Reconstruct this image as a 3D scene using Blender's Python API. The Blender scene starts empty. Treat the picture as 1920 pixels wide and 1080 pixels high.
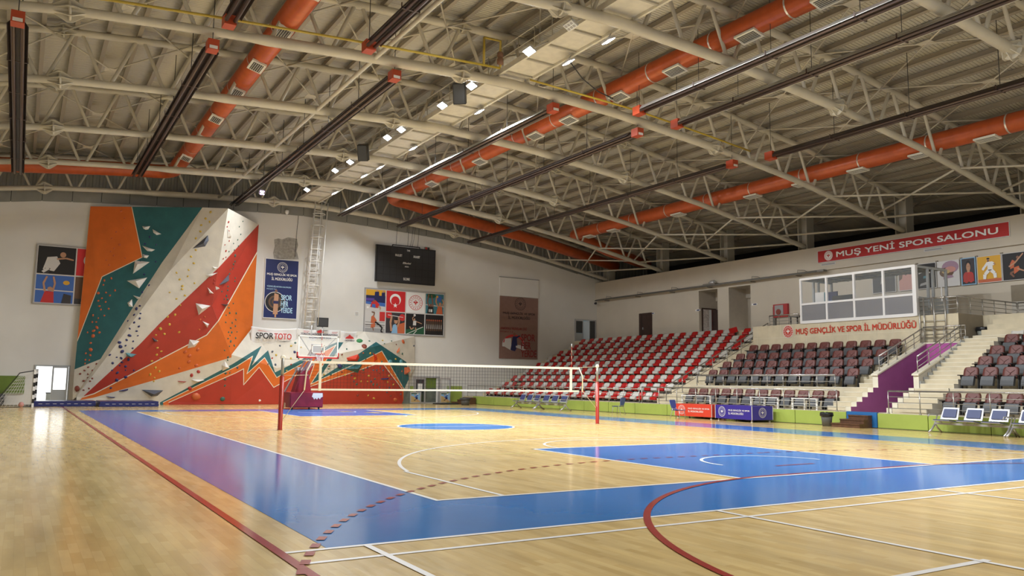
import bpy, bmesh, math, random
from mathutils import Vector, Matrix, geometry
random.seed(7)
C = bpy.context.scene.collection
PI = math.pi
# ---------------------------------------------------------------- camera numbers (photo calibrated on the court lines)
CAM = (-4.2706, -8.6397, 1.371); YAW, PITCH, ROLL, FPX = .5456, .117, .0122, 1512.7625
_F = Vector((math.sin(YAW)*math.cos(PITCH), math.cos(YAW)*math.cos(PITCH), math.sin(PITCH)))
_R0 = Vector((math.cos(YAW), -math.sin(YAW), 0)); _U0 = _R0.cross(_F)
_R = _R0*math.cos(ROLL)+_U0*math.sin(ROLL); _U = -_R0*math.sin(ROLL)+_U0*math.cos(ROLL)
def ray(x, y): return _F+_R*((x-960)/FPX)-_U*((y-540)/FPX)
def at(ax, v, x, y):
    """point of the photo (x, y) on the plane where coordinate ax equals v"""
    d = ray(x, y); o = Vector(CAM); return o+d*((v-o[ax])/d[ax])
# ---------------------------------------------------------------- materials
M = {}
def mat(name, col, rough=.6, metal=0, noise=0, nscale=4, emit=None, es=1, alpha=1, trans=0, bump=0, bscale=30, spec=.5, coat=0):
    m = bpy.data.materials.new(name); m.use_nodes = True; nt = m.node_tree; b = nt.nodes['Principled BSDF']
    b.inputs['Base Color'].default_value = (*col, 1); b.inputs['Roughness'].default_value = rough
    b.inputs['Metallic'].default_value = metal; b.inputs['Alpha'].default_value = alpha
    b.inputs['Transmission Weight'].default_value = trans; b.inputs['Specular IOR Level'].default_value = spec
    b.inputs['Coat Weight'].default_value = coat
    if emit: b.inputs['Emission Color'].default_value = (*emit, 1); b.inputs['Emission Strength'].default_value = es
    if noise or bump:
        tc = nt.nodes.new('ShaderNodeTexCoord')
    if noise:
        n = nt.nodes.new('ShaderNodeTexNoise'); n.inputs['Scale'].default_value = nscale; n.inputs['Detail'].default_value = 5
        nt.links.new(tc.outputs['Object'], n.inputs['Vector'])
        r = nt.nodes.new('ShaderNodeMapRange'); r.inputs['From Min'].default_value = .3; r.inputs['From Max'].default_value = .7
        r.inputs['To Min'].default_value = 1-noise; r.inputs['To Max'].default_value = 1+noise
        x = nt.nodes.new('ShaderNodeMix'); x.data_type = 'RGBA'; x.blend_type = 'MULTIPLY'; x.inputs[0].default_value = 1
        x.inputs[6].default_value = (*col, 1); nt.links.new(n.outputs[0], r.inputs[0]); nt.links.new(r.outputs[0], x.inputs[7])
        nt.links.new(x.outputs[2], b.inputs['Base Color'])
    if bump:
        n2 = nt.nodes.new('ShaderNodeTexNoise'); n2.inputs['Scale'].default_value = bscale
        nt.links.new(tc.outputs['Object'], n2.inputs['Vector'])
        bp = nt.nodes.new('ShaderNodeBump'); bp.inputs['Strength'].default_value = bump; bp.inputs['Distance'].default_value = .02
        nt.links.new(n2.outputs[0], bp.inputs['Height']); nt.links.new(bp.outputs[0], b.inputs['Normal'])
    M[name] = m; return m
mat('steel', (.52,.48,.385), .42, noise=.10, nscale=1.2)
mat('steel_end', (.42,.39,.32), .45, noise=.1, nscale=1.5)
mat('purlin', (.31,.27,.21), .5)
mat('duct', (.46,.088,.022), .34, noise=.12, nscale=3, metal=.1)
mat('duct_band', (.65,.6,.55), .3, metal=.6)
mat('grille_white', (.72,.70,.62), .5); mat('grille_dark', (.06,.055,.05), .6)
mat('heater_dark', (.055,.04,.035), .45, metal=.3); mat('heater_tube', (.10,.07,.06), .35, metal=.5); mat('reflector', (.42,.41,.38), .4, metal=.7)
mat('box_orange', (.42,.06,.02), .45); mat('sticker', (.7,.68,.66), .5)
mat('yellow_pipe', (.42,.30,.03), .4)
mat('black', (.015,.015,.016), .5); mat('cable', (.03,.03,.03), .6); mat('dark_grey', (.05,.052,.055), .5)
mat('lamp_body', (.55,.55,.55), .4, metal=.4); mat('lamp_off', (.75,.76,.76), .3)
mat('lamp_on', (1,1,1), .4, emit=(.88,.94,1), es=45)
mat('lamp_violet', (.8,.6,1), .4, emit=(.75,.5,1), es=8)
mat('catwalk', (.62,.58,.48), .5, noise=.08); mat('catwalk_beam', (.40,.37,.30), .5)
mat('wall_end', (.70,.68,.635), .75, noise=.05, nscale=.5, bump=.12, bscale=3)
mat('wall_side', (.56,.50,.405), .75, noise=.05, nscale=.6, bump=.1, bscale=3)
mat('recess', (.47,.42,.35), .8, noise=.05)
mat('plaster_patch', (.36,.345,.31), .9, noise=.25, nscale=6)
mat('panel_grey', (.24,.235,.21), .6, noise=.07, nscale=2); mat('joint', (.05,.05,.05), .8)
mat('void_shade', (.012,.010,.009), .9)  # near black stands in for the lack of light in the gap
mat('white_paint', (.80,.79,.75), .45, noise=.04); mat('offwhite', (.74,.70,.60), .6, noise=.07, nscale=3)
mat('climb_white', (.70,.655,.56), .55, noise=.09, nscale=1.6, bump=.15, bscale=12); mat('climb_teal', (.022,.125,.135), .6, noise=.12, nscale=2)
mat('climb_orange', (.72,.155,.018), .55, noise=.08, nscale=1.5); mat('climb_red', (.46,.042,.022), .55, noise=.08, nscale=1.5)
mat('line_cream', (.85,.78,.62), .5)
for n, c in dict(h_orange=(.60,.13,.04), h_red=(.42,.04,.03), h_navy=(.03,.035,.14), h_yellow=(.62,.42,.06), h_green=(.05,.14,.10), h_leaf=(.04,.25,.08),
                 h_black=(.03,.035,.05), h_brown=(.22,.11,.06), h_white=(.85,.83,.78), h_slate=(.09,.10,.13), h_cyan=(.12,.32,.36), h_maroon=(.24,.05,.03)).items(): mat(n, c, .5)
mat('navy_vinyl', (.012,.018,.13), .3, noise=.1); mat('white_vinyl', (.75,.74,.78), .4)
mat('pad_green', (.33,.42,.08), .55, noise=.1, nscale=1.2); mat('pad_dark_green', (.13,.20,.025), .6, noise=.1); mat('pad_edge', (.10,.13,.03), .7)
mat('pad_blue', (.015,.13,.36), .55)
mat('stone', (.60,.525,.37), .5, noise=.09, nscale=2.2); mat('stone_light', (.70,.65,.52), .5, noise=.07, nscale=2)
mat('seat_red', (.45,.012,.012), .22, coat=.3); mat('seat_white', (.60,.585,.54), .25, coat=.3); mat('seat_black', (.012,.012,.014), .5)
mat('leather', (.125,.032,.024), .48, noise=.12, nscale=20); mat('leather_seam', (.095,.024,.018), .6); mat('chair_shell', (.068,.071,.075), .5, noise=.1, nscale=30)
mat('chair_arm', (.012,.012,.013), .4)
mat('chrome', (.58,.57,.54), .22, metal=.9); mat('brushed', (.42,.40,.36), .35, metal=.7); mat('silver', (.50,.50,.51), .3, metal=.5)
mat('silver_dark', (.40,.40,.42), .4, metal=.3); mat('purple', (.33,.095,.27), .65, noise=.08, nscale=2); mat('pink', (.42,.09,.32), .65)  # pink is the purple paint with light put into its colour
mat('grey_wall', (.50,.47,.41), .7, noise=.05)
mat('pvc', (.80,.79,.78), .35); mat('pvc_grey', (.38,.40,.41), .45); mat('frost', (.27,.27,.285), .5, alpha=.74)
mat('booth_ceiling', (.18,.165,.13), .8, noise=.1)
mat('brown_face', (.25,.21,.15), .7, noise=.06)
mat('sign_red', (.46,.02,.018), .6); mat('sign_white', (.85,.83,.79), .5); mat('sign_red_text', (.52,.045,.02), .5)
mat('cart_red', (.66,.055,.025), .35); mat('cart_blue', (.035,.022,.26), .35); mat('chair_blue', (.06,.10,.36), .4); mat('bench_navy', (.03,.045,.14), .5)
mat('post_red', (.36,.03,.018), .35); mat('post_grey', (.30,.29,.25), .4, metal=.4); mat('tape', (.82,.78,.66), .6); mat('net_cord', (.035,.03,.025), .8); mat('rope', (.55,.48,.35), .8)
mat('hoop_base', (.26,.012,.035), .45, noise=.06); mat('hoop_rim', (.55,.06,.03), .35); mat('pad_red', (.5,.03,.03), .4); mat('net_white', (.75,.73,.7), .8)
mat('wood_dark', (.10,.045,.022), .45, noise=.25, nscale=8); mat('door_brown', (.045,.022,.016), .45, noise=.2, nscale=5)
mat('bin_bag', (.012,.013,.015), .3); mat('bin_grey', (.10,.10,.095), .5); mat('bin_body', (.30,.31,.27), .5)
mat('banner_navy', (.012,.022,.115), .45); mat('banner_rose', (.25,.145,.115), .6, noise=.06); mat('banner_text', (.05,.03,.03), .6); mat('banner_red_text', (.24,.02,.02), .6)
mat('banner_cloth', (.78,.77,.75), .6, bump=.3, bscale=3); mat('teal_frame', (.06,.30,.32), .4); mat('sky_text', (.45,.68,.85), .5)
mat('led_black', (.012,.012,.013), .35); mat('led_tile', (.026,.026,.028), .5)
for n, c in dict(skin=(.50,.27,.16), skin_dark=(.22,.10,.06), a_blue=(.05,.14,.45), a_sky=(.25,.45,.65), a_purple=(.10,.06,.30), a_yellow=(.70,.38,.03), a_grey=(.35,.34,.33),
                 a_lgrey=(.62,.60,.58), a_black=(.012,.011,.012), a_dark=(.04,.035,.04), a_green=(.015,.09,.04), a_red=(.55,.03,.03), a_flag=(.60,.02,.025), a_white=(.82,.81,.79), a_orange=(.55,.13,.05),
                 a_brown=(.13,.07,.04), a_tan=(.52,.36,.15), a_navy=(.015,.02,.09), a_pink=(.55,.26,.22), a_teal=(.05,.2,.25), a_violet=(.35,.22,.30)).items(): mat(n, c, .55)
mat('sheeting', (.12,.135,.11), .6, noise=.35, nscale=3)
mat('curtain_lace', (.55,.50,.48), .8, noise=.35, nscale=14)
mat('outside_wall', (.75,.78,.80), .8); mat('curtain_blue', (.25,.42,.55), .7)
mat('extinguisher_red', (.40,.03,.03), .4); mat('conduit', (.20,.19,.17), .5, metal=.4)
gl = mat('glass', (.85,.9,.9), .03, alpha=.07, spec=.8); gd = mat('glass_dark', (.03,.035,.04), .05, spec=.8)
mat('board_glass', (.75,.75,.7), .05, alpha=.13, spec=.8)
def floor_wood():
    m = mat('floor_wood', (.55,.38,.17), .12, spec=.5); nt = m.node_tree; b = nt.nodes['Principled BSDF']
    tc = nt.nodes.new('ShaderNodeTexCoord'); mp = nt.nodes.new('ShaderNodeMapping'); mp.inputs['Rotation'].default_value = (0,0,PI/2)
    br = nt.nodes.new('ShaderNodeTexBrick'); br.inputs['Scale'].default_value = 1
    br.inputs['Brick Width'].default_value = .42; br.inputs['Row Height'].default_value = .075; br.inputs['Mortar Size'].default_value = .0009
    br.inputs['Color1'].default_value = (.64,.45,.175,1); br.inputs['Color2'].default_value = (.74,.55,.245,1); br.inputs['Mortar'].default_value = (.56,.39,.16,1)
    br.offset = .37; br.inputs['Mortar Smooth'].default_value = .3; br.inputs['Bias'].default_value = .1
    nt.links.new(tc.outputs['Object'], mp.inputs[0]); nt.links.new(mp.outputs[0], br.inputs[0])
    n = nt.nodes.new('ShaderNodeTexNoise'); n.inputs['Scale'].default_value = 1.3; n.inputs['Detail'].default_value = 6
    m2 = nt.nodes.new('ShaderNodeMapping'); m2.inputs['Scale'].default_value = (3,.45,1); nt.links.new(tc.outputs['Object'], m2.inputs[0]); nt.links.new(m2.outputs[0], n.inputs['Vector'])
    r = nt.nodes.new('ShaderNodeMapRange'); r.inputs['From Min'].default_value = .3; r.inputs['From Max'].default_value = .7; r.inputs['To Min'].default_value = .83; r.inputs['To Max'].default_value = 1.14
    x = nt.nodes.new('ShaderNodeMix'); x.data_type = 'RGBA'; x.blend_type = 'MULTIPLY'; x.inputs[0].default_value = 1
    nt.links.new(n.outputs[0], r.inputs[0]); nt.links.new(br.outputs[0], x.inputs[6]); nt.links.new(r.outputs[0], x.inputs[7]); nt.links.new(x.outputs[2], b.inputs['Base Color'])
    n3 = nt.nodes.new('ShaderNodeTexNoise'); n3.inputs['Scale'].default_value = 5; nt.links.new(m2.outputs[0], n3.inputs['Vector'])
    r3 = nt.nodes.new('ShaderNodeMapRange'); r3.inputs['To Min'].default_value = .11; r3.inputs['To Max'].default_value = .20; nt.links.new(n3.outputs[0], r3.inputs[0]); nt.links.new(r3.outputs[0], b.inputs['Roughness'])
    bp = nt.nodes.new('ShaderNodeBump'); bp.inputs['Strength'].default_value = .06; bp.inputs['Distance'].default_value = .003; nt.links.new(br.outputs[1], bp.inputs['Height']); nt.links.new(bp.outputs[0], b.inputs['Normal'])
floor_wood()
mat('paint_blue', (.016,.185,.53), .13, noise=.10, nscale=.7); mat('paint_white', (.92,.91,.88), .2); mat('paint_red', (.36,.035,.03), .14, spec=.4); mat('paint_yellow', (.60,.50,.12), .3)
def deck_mat():
    m = mat('roof_deck', (.49,.46,.38), .55); nt = m.node_tree; b = nt.nodes['Principled BSDF']
    tc = nt.nodes.new('ShaderNodeTexCoord'); w = nt.nodes.new('ShaderNodeTexWave'); w.bands_direction = 'Y'; w.inputs['Scale'].default_value = 1.25; w.inputs['Distortion'].default_value = 0
    nt.links.new(tc.outputs['Object'], w.inputs[0]); rp = nt.nodes.new('ShaderNodeValToRGB'); rp.color_ramp.elements[0].position = .35; rp.color_ramp.elements[1].position = .62
    nt.links.new(w.outputs[1], rp.inputs[0]); bp = nt.nodes.new('ShaderNodeBump'); bp.inputs['Strength'].default_value = .9; bp.inputs['Distance'].default_value = .06
    nt.links.new(rp.outputs[0], bp.inputs['Height']); nt.links.new(bp.outputs[0], b.inputs['Normal'])
deck_mat()
# ---------------------------------------------------------------- mesh builder
class MB:
    def __init__(s): s.v = []; s.f = []; s.m = []; s.names = []; s.sm = []
    def mi(s, n):
        if n not in s.names: s.names.append(n)
        return s.names.index(n)
    def face(s, pts, m, smooth=False):
        b = len(s.v); s.v += [tuple(p) for p in pts]; s.f.append(list(range(b, b+len(pts)))); s.m.append(s.mi(m)); s.sm.append(smooth); return s
    def box(s, a, b, m, rot=None):
        x0,y0,z0 = a; x1,y1,z1 = b; k = len(s.v)
        s.v += [(x0,y0,z0),(x1,y0,z0),(x1,y1,z0),(x0,y1,z0),(x0,y0,z1),(x1,y0,z1),(x1,y1,z1),(x0,y1,z1)]
        for q in ((0,3,2,1),(4,5,6,7),(0,1,5,4),(1,2,6,5),(2,3,7,6),(3,0,4,7)): s.f.append([k+i for i in q]); s.m.append(s.mi(m)); s.sm.append(False)
        return s
    def obox(s, c, ux, uy, uz, m):
        """box by centre and three half-axis vectors"""
        c = Vector(c); ux, uy, uz = Vector(ux), Vector(uy), Vector(uz); k = len(s.v)
        for sx, sy, sz in ((-1,-1,-1),(1,-1,-1),(1,1,-1),(-1,1,-1),(-1,-1,1),(1,-1,1),(1,1,1),(-1,1,1)): s.v.append(tuple(c+ux*sx+uy*sy+uz*sz))
        for q in ((0,3,2,1),(4,5,6,7),(0,1,5,4),(1,2,6,5),(2,3,7,6),(3,0,4,7)): s.f.append([k+i for i in q]); s.m.append(s.mi(m)); s.sm.append(False)
        return s
    def beam(s, p, q, w, h, m, up=(0,0,1)):
        p, q = Vector(p), Vector(q); d = (q-p); L = d.length; d.normalize(); u = Vector(up)
        if abs(d.dot(u)) > .98: u = Vector((0,1,0))
        side = d.cross(u).normalized(); u = side.cross(d)
        return s.obox((p+q)/2, d*L/2, side*w/2, u*h/2, m)
    def tube(s, pts, r, m, n=8, caps=True):
        pts = [Vector(p) for p in pts]; N = len(pts); rr = r if isinstance(r, (list, tuple)) else [r]*N; k = len(s.v); prev = None
        for i, p in enumerate(pts):
            d = (pts[min(i+1,N-1)]-pts[max(i-1,0)]).normalized()
            if prev is None: u = Vector((0,0,1)) if abs(d.z) < .9 else Vector((1,0,0))
            else: u = prev
            a = d.cross(u).normalized(); u = a.cross(d).normalized(); prev = u
            for j in range(n):
                t = 2*PI*j/n; s.v.append(tuple(p+(a*math.cos(t)+u*math.sin(t))*rr[i]))
        for i in range(N-1):
            for j in range(n):
                s.f.append([k+i*n+j, k+i*n+(j+1)%n, k+(i+1)*n+(j+1)%n, k+(i+1)*n+j]); s.m.append(s.mi(m)); s.sm.append(True)
        if caps:
            s.f.append([k+j for j in range(n)][::-1]); s.m.append(s.mi(m)); s.sm.append(False)
            s.f.append([k+(N-1)*n+j for j in range(n)]); s.m.append(s.mi(m)); s.sm.append(False)
        return s
    def lathe(s, prof, c, m, n=16, axis=(0,0,1)):
        """prof = [(r, h)] about axis through c"""
        ax = Vector(axis).normalized(); a = ax.orthogonal().normalized(); b = ax.cross(a); k = len(s.v); c = Vector(c)
        for r, h in prof:
            for j in range(n): t = 2*PI*j/n; s.v.append(tuple(c+ax*h+(a*math.cos(t)+b*math.sin(t))*r))
        for i in range(len(prof)-1):
            for j in range(n): s.f.append([k+i*n+j, k+i*n+(j+1)%n, k+(i+1)*n+(j+1)%n, k+(i+1)*n+j]); s.m.append(s.mi(m)); s.sm.append(True)
        s.f.append([k+j for j in range(n)][::-1]); s.m.append(s.mi(m)); s.sm.append(False)
        e = k+(len(prof)-1)*n; s.f.append([e+j for j in range(n)]); s.m.append(s.mi(m)); s.sm.append(False); return s
    def prism(s, poly, ext, m, side=None):
        """closed polygon (3D points) extruded by vector ext"""
        ext = Vector(ext); a = [Vector(p) for p in poly]; b = [p+ext for p in a]; n = len(a)
        tris = geometry.tessellate_polygon([a])
        for t in tris: s.face([a[i] for i in t], m)
        for t in tris: s.face([b[i] for i in reversed(t)], side or m)
        for i in range(n): s.face([a[i], a[(i+1)%n], b[(i+1)%n], b[i]], side or m)
        return s
    def flat(s, poly, m, holes=()):
        loops = [[Vector(p) for p in poly]]+[[Vector(p) for p in h] for h in holes]
        pts = [p for l in loops for p in l]
        for t in geometry.tessellate_polygon(loops): s.face([pts[i] for i in t], m)
        return s
    def build(s, name, parent=None, fix=True):
        o0 = Vector((0,0,0)); p = parent
        while p is not None: o0 += Vector(p.location); p = p.parent
        me = bpy.data.meshes.new(name); me.from_pydata([tuple(Vector(v)-o0) for v in s.v], [], s.f)
        for n in s.names: me.materials.append(M[n])
        me.polygons.foreach_set('material_index', s.m); me.polygons.foreach_set('use_smooth', s.sm)
        if fix:
            bm = bmesh.new(); bm.from_mesh(me); bmesh.ops.remove_doubles(bm, verts=bm.verts, dist=1e-5); bmesh.ops.recalc_face_normals(bm, faces=bm.faces); bm.to_mesh(me); bm.free()
        me.update(); o = bpy.data.objects.new(name, me); C.objects.link(o); o.parent = parent; return o
def thing(name, label, cat, loc=(0,0,0), group=None):
    o = bpy.data.objects.new(name, None); o.empty_display_size = .1; C.objects.link(o); o.location = loc; return tag(o, label, cat, group)
def tag(o, label, cat=None, group=None):
    o['label'] = label
    if cat: o['category'] = cat
    if group: o['group'] = group
    return o
def struct(o, label): o['kind'] = 'structure'; o['label'] = label; return o
def dup(root, loc, label, group=None, rotz=None):
    r = root.copy(); C.objects.link(r); r.location = loc; r['label'] = label
    if group: r['group'] = group
    if rotz is not None: r.rotation_euler = (0,0,rotz)
    for ch in list(root.children):
        c = ch.copy(); C.objects.link(c); c.parent = r
        for g in ch.children: d = g.copy(); C.objects.link(d); d.parent = c
    return r
ORD = 'first second third fourth fifth sixth seventh eighth ninth tenth eleventh twelfth thirteenth fourteenth fifteenth sixteenth seventeenth eighteenth nineteenth twentieth'.split()
def ordn(i):
    """1-based ordinal as words or 21st style"""
    if i <= 20: return ORD[i-1]
    return '%d%s' % (i, {1:'st',2:'nd',3:'rd'}.get(i % 10, 'th'))
def interp(x, xs, ys):
    if x <= xs[0]: return ys[0]
    for i in range(len(xs)-1):
        if x <= xs[i+1]: t = (x-xs[i])/(xs[i+1]-xs[i]); return ys[i]*(1-t)+ys[i+1]*t
    return ys[-1]
_XS = [-16,-11,-5.5,-3.8,-1,1.7,4,7.6,9.7,11.6,14.1,16,19.5,21.5,24.2,27,32.2,38]
_ZS = [8.8,9.8,10.6,10.86,11.1,11.28,11.43,11.62,11.68,11.6,11.5,11.33,11.0,10.72,10.36,9.87,8.9,7.8]
def zb(x): return interp(x, _XS, _ZS)      # bottom chord of the roof trusses
def text(name, body, org, u, v, width, height, m, parent=None, weight=0, depth=.012, shear=0, out=None):
    """flat lettering, lower-left corner at org, fitted to width x height along unit vectors u, v"""
    cu = bpy.data.curves.new('t', 'FONT'); cu.body = body; cu.size = 1; cu.resolution_u = 3; cu.shear = shear
    o = bpy.data.objects.new('t', cu); C.objects.link(o); dg = bpy.context.evaluated_depsgraph_get(); dg.update()
    me = bpy.data.meshes.new_from_object(o.evaluated_get(dg)); bpy.data.objects.remove(o); bpy.data.curves.remove(cu)
    xs = [w.co.x for w in me.vertices]; ys = [w.co.y for w in me.vertices]; x0, x1, y0, y1 = min(xs), max(xs), min(ys), max(ys)
    u, v, org = Vector(u), Vector(v), Vector(org); n = u.cross(v).normalized()
    b = MB(); vs = [org+u*((w.co.x-x0)/(x1-x0)*width)+v*((w.co.y-y0)/(y1-y0)*height) for w in me.vertices]
    b.mi(m); dd = height*weight*3.2; N = len(vs)
    for ci, (du, dv) in enumerate(((0,0),(dd,0),(dd,dd*.8),(0,dd*.8)) if weight else ((0,0),)):
        b.v += [tuple(p+n*(depth+.0006*ci)+u*(du-dd/2)+v*(dv-dd*.4)) for p in vs]
        for p in me.polygons: b.f.append([q+N*ci for q in p.vertices]); b.m.append(0); b.sm.append(False)
    bpy.data.meshes.remove(me)
    return b.build(name, parent, fix=False)
def ell(cx, cy, rx, ry, n=20, a0=0, a1=2*PI): return [(cx+rx*math.cos(a0+(a1-a0)*i/n), cy+ry*math.sin(a0+(a1-a0)*i/n)) for i in range(n)]
def ring(b, org, u, v, c, r0, r1, m, n=28, d=0):
    nn = Vector(u).cross(Vector(v)).normalized()
    P = lambda r, t: Vector(org)+Vector(u)*(c[0]+r*math.cos(t))+Vector(v)*(c[1]+r*math.sin(t))+nn*d
    for i in range(n):
        t0, t1 = 2*PI*i/n, 2*PI*(i+1)/n; b.face([P(r0,t0), P(r0,t1), P(r1,t1), P(r1,t0)], m)
def shape(b, org, u, v, pts, m, d):
    nn = Vector(u).cross(Vector(v)).normalized()
    b.flat([Vector(org)+Vector(u)*x+Vector(v)*y+nn*d for x, y in pts], m)
def emblem(name, org, u, v, R, m, parent, back=None, d=.012, sq=1):
    """round emblem: rim, a circle of small marks, an inner ring and a tulip-like figure; org = centre; v may be shortened for proportion"""
    b = MB(); v = Vector(v)*sq
    if back: shape(b, org, u, v, ell(0,0,R,R,28), back, d*.6)
    ring(b, org, u, v, (0,0), R*.93, R, m, d=d); ring(b, org, u, v, (0,0), R*.56, R*.60, m, d=d)
    for i in range(16):
        t = 2*PI*i/16; shape(b, org, u, v, ell(R*.77*math.cos(t), R*.77*math.sin(t), R*.07, R*.07, 6), m, d)
    for s in (-1, 1): shape(b, org, u, v, [(s*.03*R,-.42*R),(s*.10*R,-.1*R),(s*.36*R,.02*R),(s*.28*R,.16*R),(s*.12*R,.08*R),(s*.20*R,.30*R),(s*.05*R,.18*R),(0,-.05*R)], m, d)
    shape(b, org, u, v, ell(0,.30*R,.07*R,.07*R,8), m, d)
    return b.build(name, parent, fix=False)
EX, EZ = Vector((1,0,0)), Vector((0,0,1)); SY = Vector((0,-1,0))
# ================================================================= THE SHELL
YW, XW, XP = 38.5, 31.64, 20.63
# ---- floor with the court paint
fb = MB()
fb.face([(-16,-16,0),(34,-16,0),(34,YW,0),(-16,YW,0)], 'floor_wood')
def rect(x0,y0,x1,y1,m,z): fb.face([(x0,y0,z),(x1,y0,z),(x1,y1,z),(x0,y1,z)], m)
def arc(cx,cy,r,a0,a1,w,m,z,n=40,dash=None):
    if dash: n = int(abs(a1-a0)*r/dash)
    for i in range(n):
        if dash and i % 2: continue
        t0, t1 = a0+(a1-a0)*i/n, a0+(a1-a0)*(i+1)/n; p = lambda rr, t: (cx+rr*math.cos(t), cy+rr*math.sin(t), z)
        fb.face([p(r-w/2,t0), p(r+w/2,t0), p(r+w/2,t1), p(r-w/2,t1)], m)
Z1, Z2, Z3 = .002, .004, .006
for q in ((-2,-2,0,30),(15,-2,17,30),(0,-2,15,0),(0,28,15,30)): rect(*q,'paint_blue',Z1)
for s in (0, 1):
    yy = (lambda y: 28-y) if s else (lambda y: y); sg = -1 if s else 1
    def R2(x0,a,x1,b,m,z): rect(x0,min(yy(a),yy(b)),x1,max(yy(a),yy(b)),m,z)
    R2(5.05,0,9.95,5.8,'paint_blue',Z1)
    R2(5.0,0,5.07,5.8,'paint_white',Z2); R2(9.93,0,10,5.8,'paint_white',Z2); R2(5.0,5.74,10,5.81,'paint_white',Z2)
    R2(.87,0,.93,2.99,'paint_white',Z2); R2(14.07,0,14.13,2.99,'paint_white',Z2)
    a = math.asin((2.99-1.575)/6.75)
    arc(7.5,yy(1.575),6.7,sg*a,sg*(PI-a),.06,'paint_white',Z2,60); arc(7.5,yy(5.8),1.8,0,sg*PI,.055,'paint_white',Z3); arc(7.5,yy(1.575),1.27,0,sg*PI,.055,'paint_white',Z3)
fb.flat([(7.5+1.8*math.cos(i*PI/24),14+1.8*math.sin(i*PI/24),Z1) for i in range(48)],'paint_blue'); arc(7.5,14,1.8,0,2*PI,.06,'paint_white',Z2,48)
rect(-.03,-.03,.03,28.03,'paint_white',Z2); rect(14.97,-.03,15.03,28.03,'paint_white',Z2); rect(0,-.03,15,.03,'paint_white',Z3); rect(0,27.97,15,28.03,'paint_white',Z3); rect(0,13.97,15,14.03,'paint_white',Z3)
for q in ((2.98,5,3.03,23),(11.97,5,12.02,23),(3,4.98,12,5.03),(3,22.98,12,23.03),(3,10.98,12,11.03),(3,16.98,12,17.03)): rect(*q,'paint_yellow',.0015)
rect(-2.37,-2.07,17.1,-2.01,'paint_white',Z2); rect(-2.37,-2.52,17.1,-2.46,'paint_white',Z2)
for x in (-1.67, 2.40, 6.47): rect(x-.03,-8,x+.03,-2.04,'paint_white',Z3)
rect(-1.67,-4.95,2.5,-4.88,'paint_white',Z2)
rect(-2.43,-5.9,-2.35,36,'paint_red',Z3)
arc(6,-5.9,6.0,PI,PI/2,.075,'paint_red',.0075,50); rect(6,.06,9,.135,'paint_red',Z3); arc(9,-5.9,6.0,PI/2,0,.075,'paint_red',.0075,50)
arc(6,-5.9,9.0,PI,PI/2,.075,'paint_red',.0075,dash=.157); arc(9,-5.9,9.0,PI/2,0,.075,'paint_red',.0075,dash=.157)
for i in range(0,20,2): rect(6+i*.155,3.06,6+(i+1)*.155,3.135,'paint_red',Z3)
rect(7,1.06,8,1.13,'paint_red',Z3)
# worn patches where tape was pulled off
for pts in ([(10.9,-1.75),(11.6,-1.9),(13.1,-1.85),(12.4,-2.0),(11.2,-1.98)],[(9.0,24.2),(9.5,24.6),(9.2,25.3),(8.7,25.1)],[(8.2,26.2),(8.7,26.3),(8.6,26.8),(8.1,26.7)]):
    fb.flat([(x,y,.0085) for x, y in pts], 'floor_wood')
struct(fb.build('floor', fix=False), 'honey coloured strip wood sports floor with blue, white and red court paint')
# ---- end wall with three door openings
prof = [(-13.05,0),(32.2,0)]+[(x, zb(x)-.02) for x in (32.2,29,27,24.2,21.5,19.5,16,14.1,11.6,9.7,7.6,4,1.7,-1,-3.8,-5.5,-11,-13.05)]
D1 = (-3.55,-2.02,0,1.95); D2 = (17.25,18.75,0,1.66); D3 = (29.66,31.5,4.38,5.95)
hole = lambda d, y: [(d[0],y,max(d[2],.001)),(d[1],y,max(d[2],.001)),(d[1],y,d[3]),(d[0],y,d[3])]
wb = MB(); wb.flat([(x,YW,z) for x, z in prof], 'wall_end', [hole(d,YW) for d in (D1,D2,D3)])
for d in (D1,D2,D3):
    wb.face([(d[0],YW,d[2]),(d[0],YW+.3,d[2]),(d[0],YW+.3,d[3]),(d[0],YW,d[3])],'wall_end'); wb.face([(d[1],YW,d[2]),(d[1],YW+.3,d[2]),(d[1],YW+.3,d[3]),(d[1],YW,d[3])],'wall_end'); wb.face([(d[0],YW,d[3]),(d[1],YW,d[3]),(d[1],YW+.3,d[3]),(d[0],YW+.3,d[3])],'wall_end')
pt = [at(1,YW,x,y) for x,y in ((514,449),(522,447),(529,449),(540,445),(548,446),(557,448),(559,460),(556,470),(560,486),(514,486),(512,474),(515,462))]
wb.flat([(p.x,YW-.004,p.z) for p in pt], 'plaster_patch')
struct(wb.build('wall_end', fix=False), 'tall cream plaster end wall behind the climbing walls')
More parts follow.
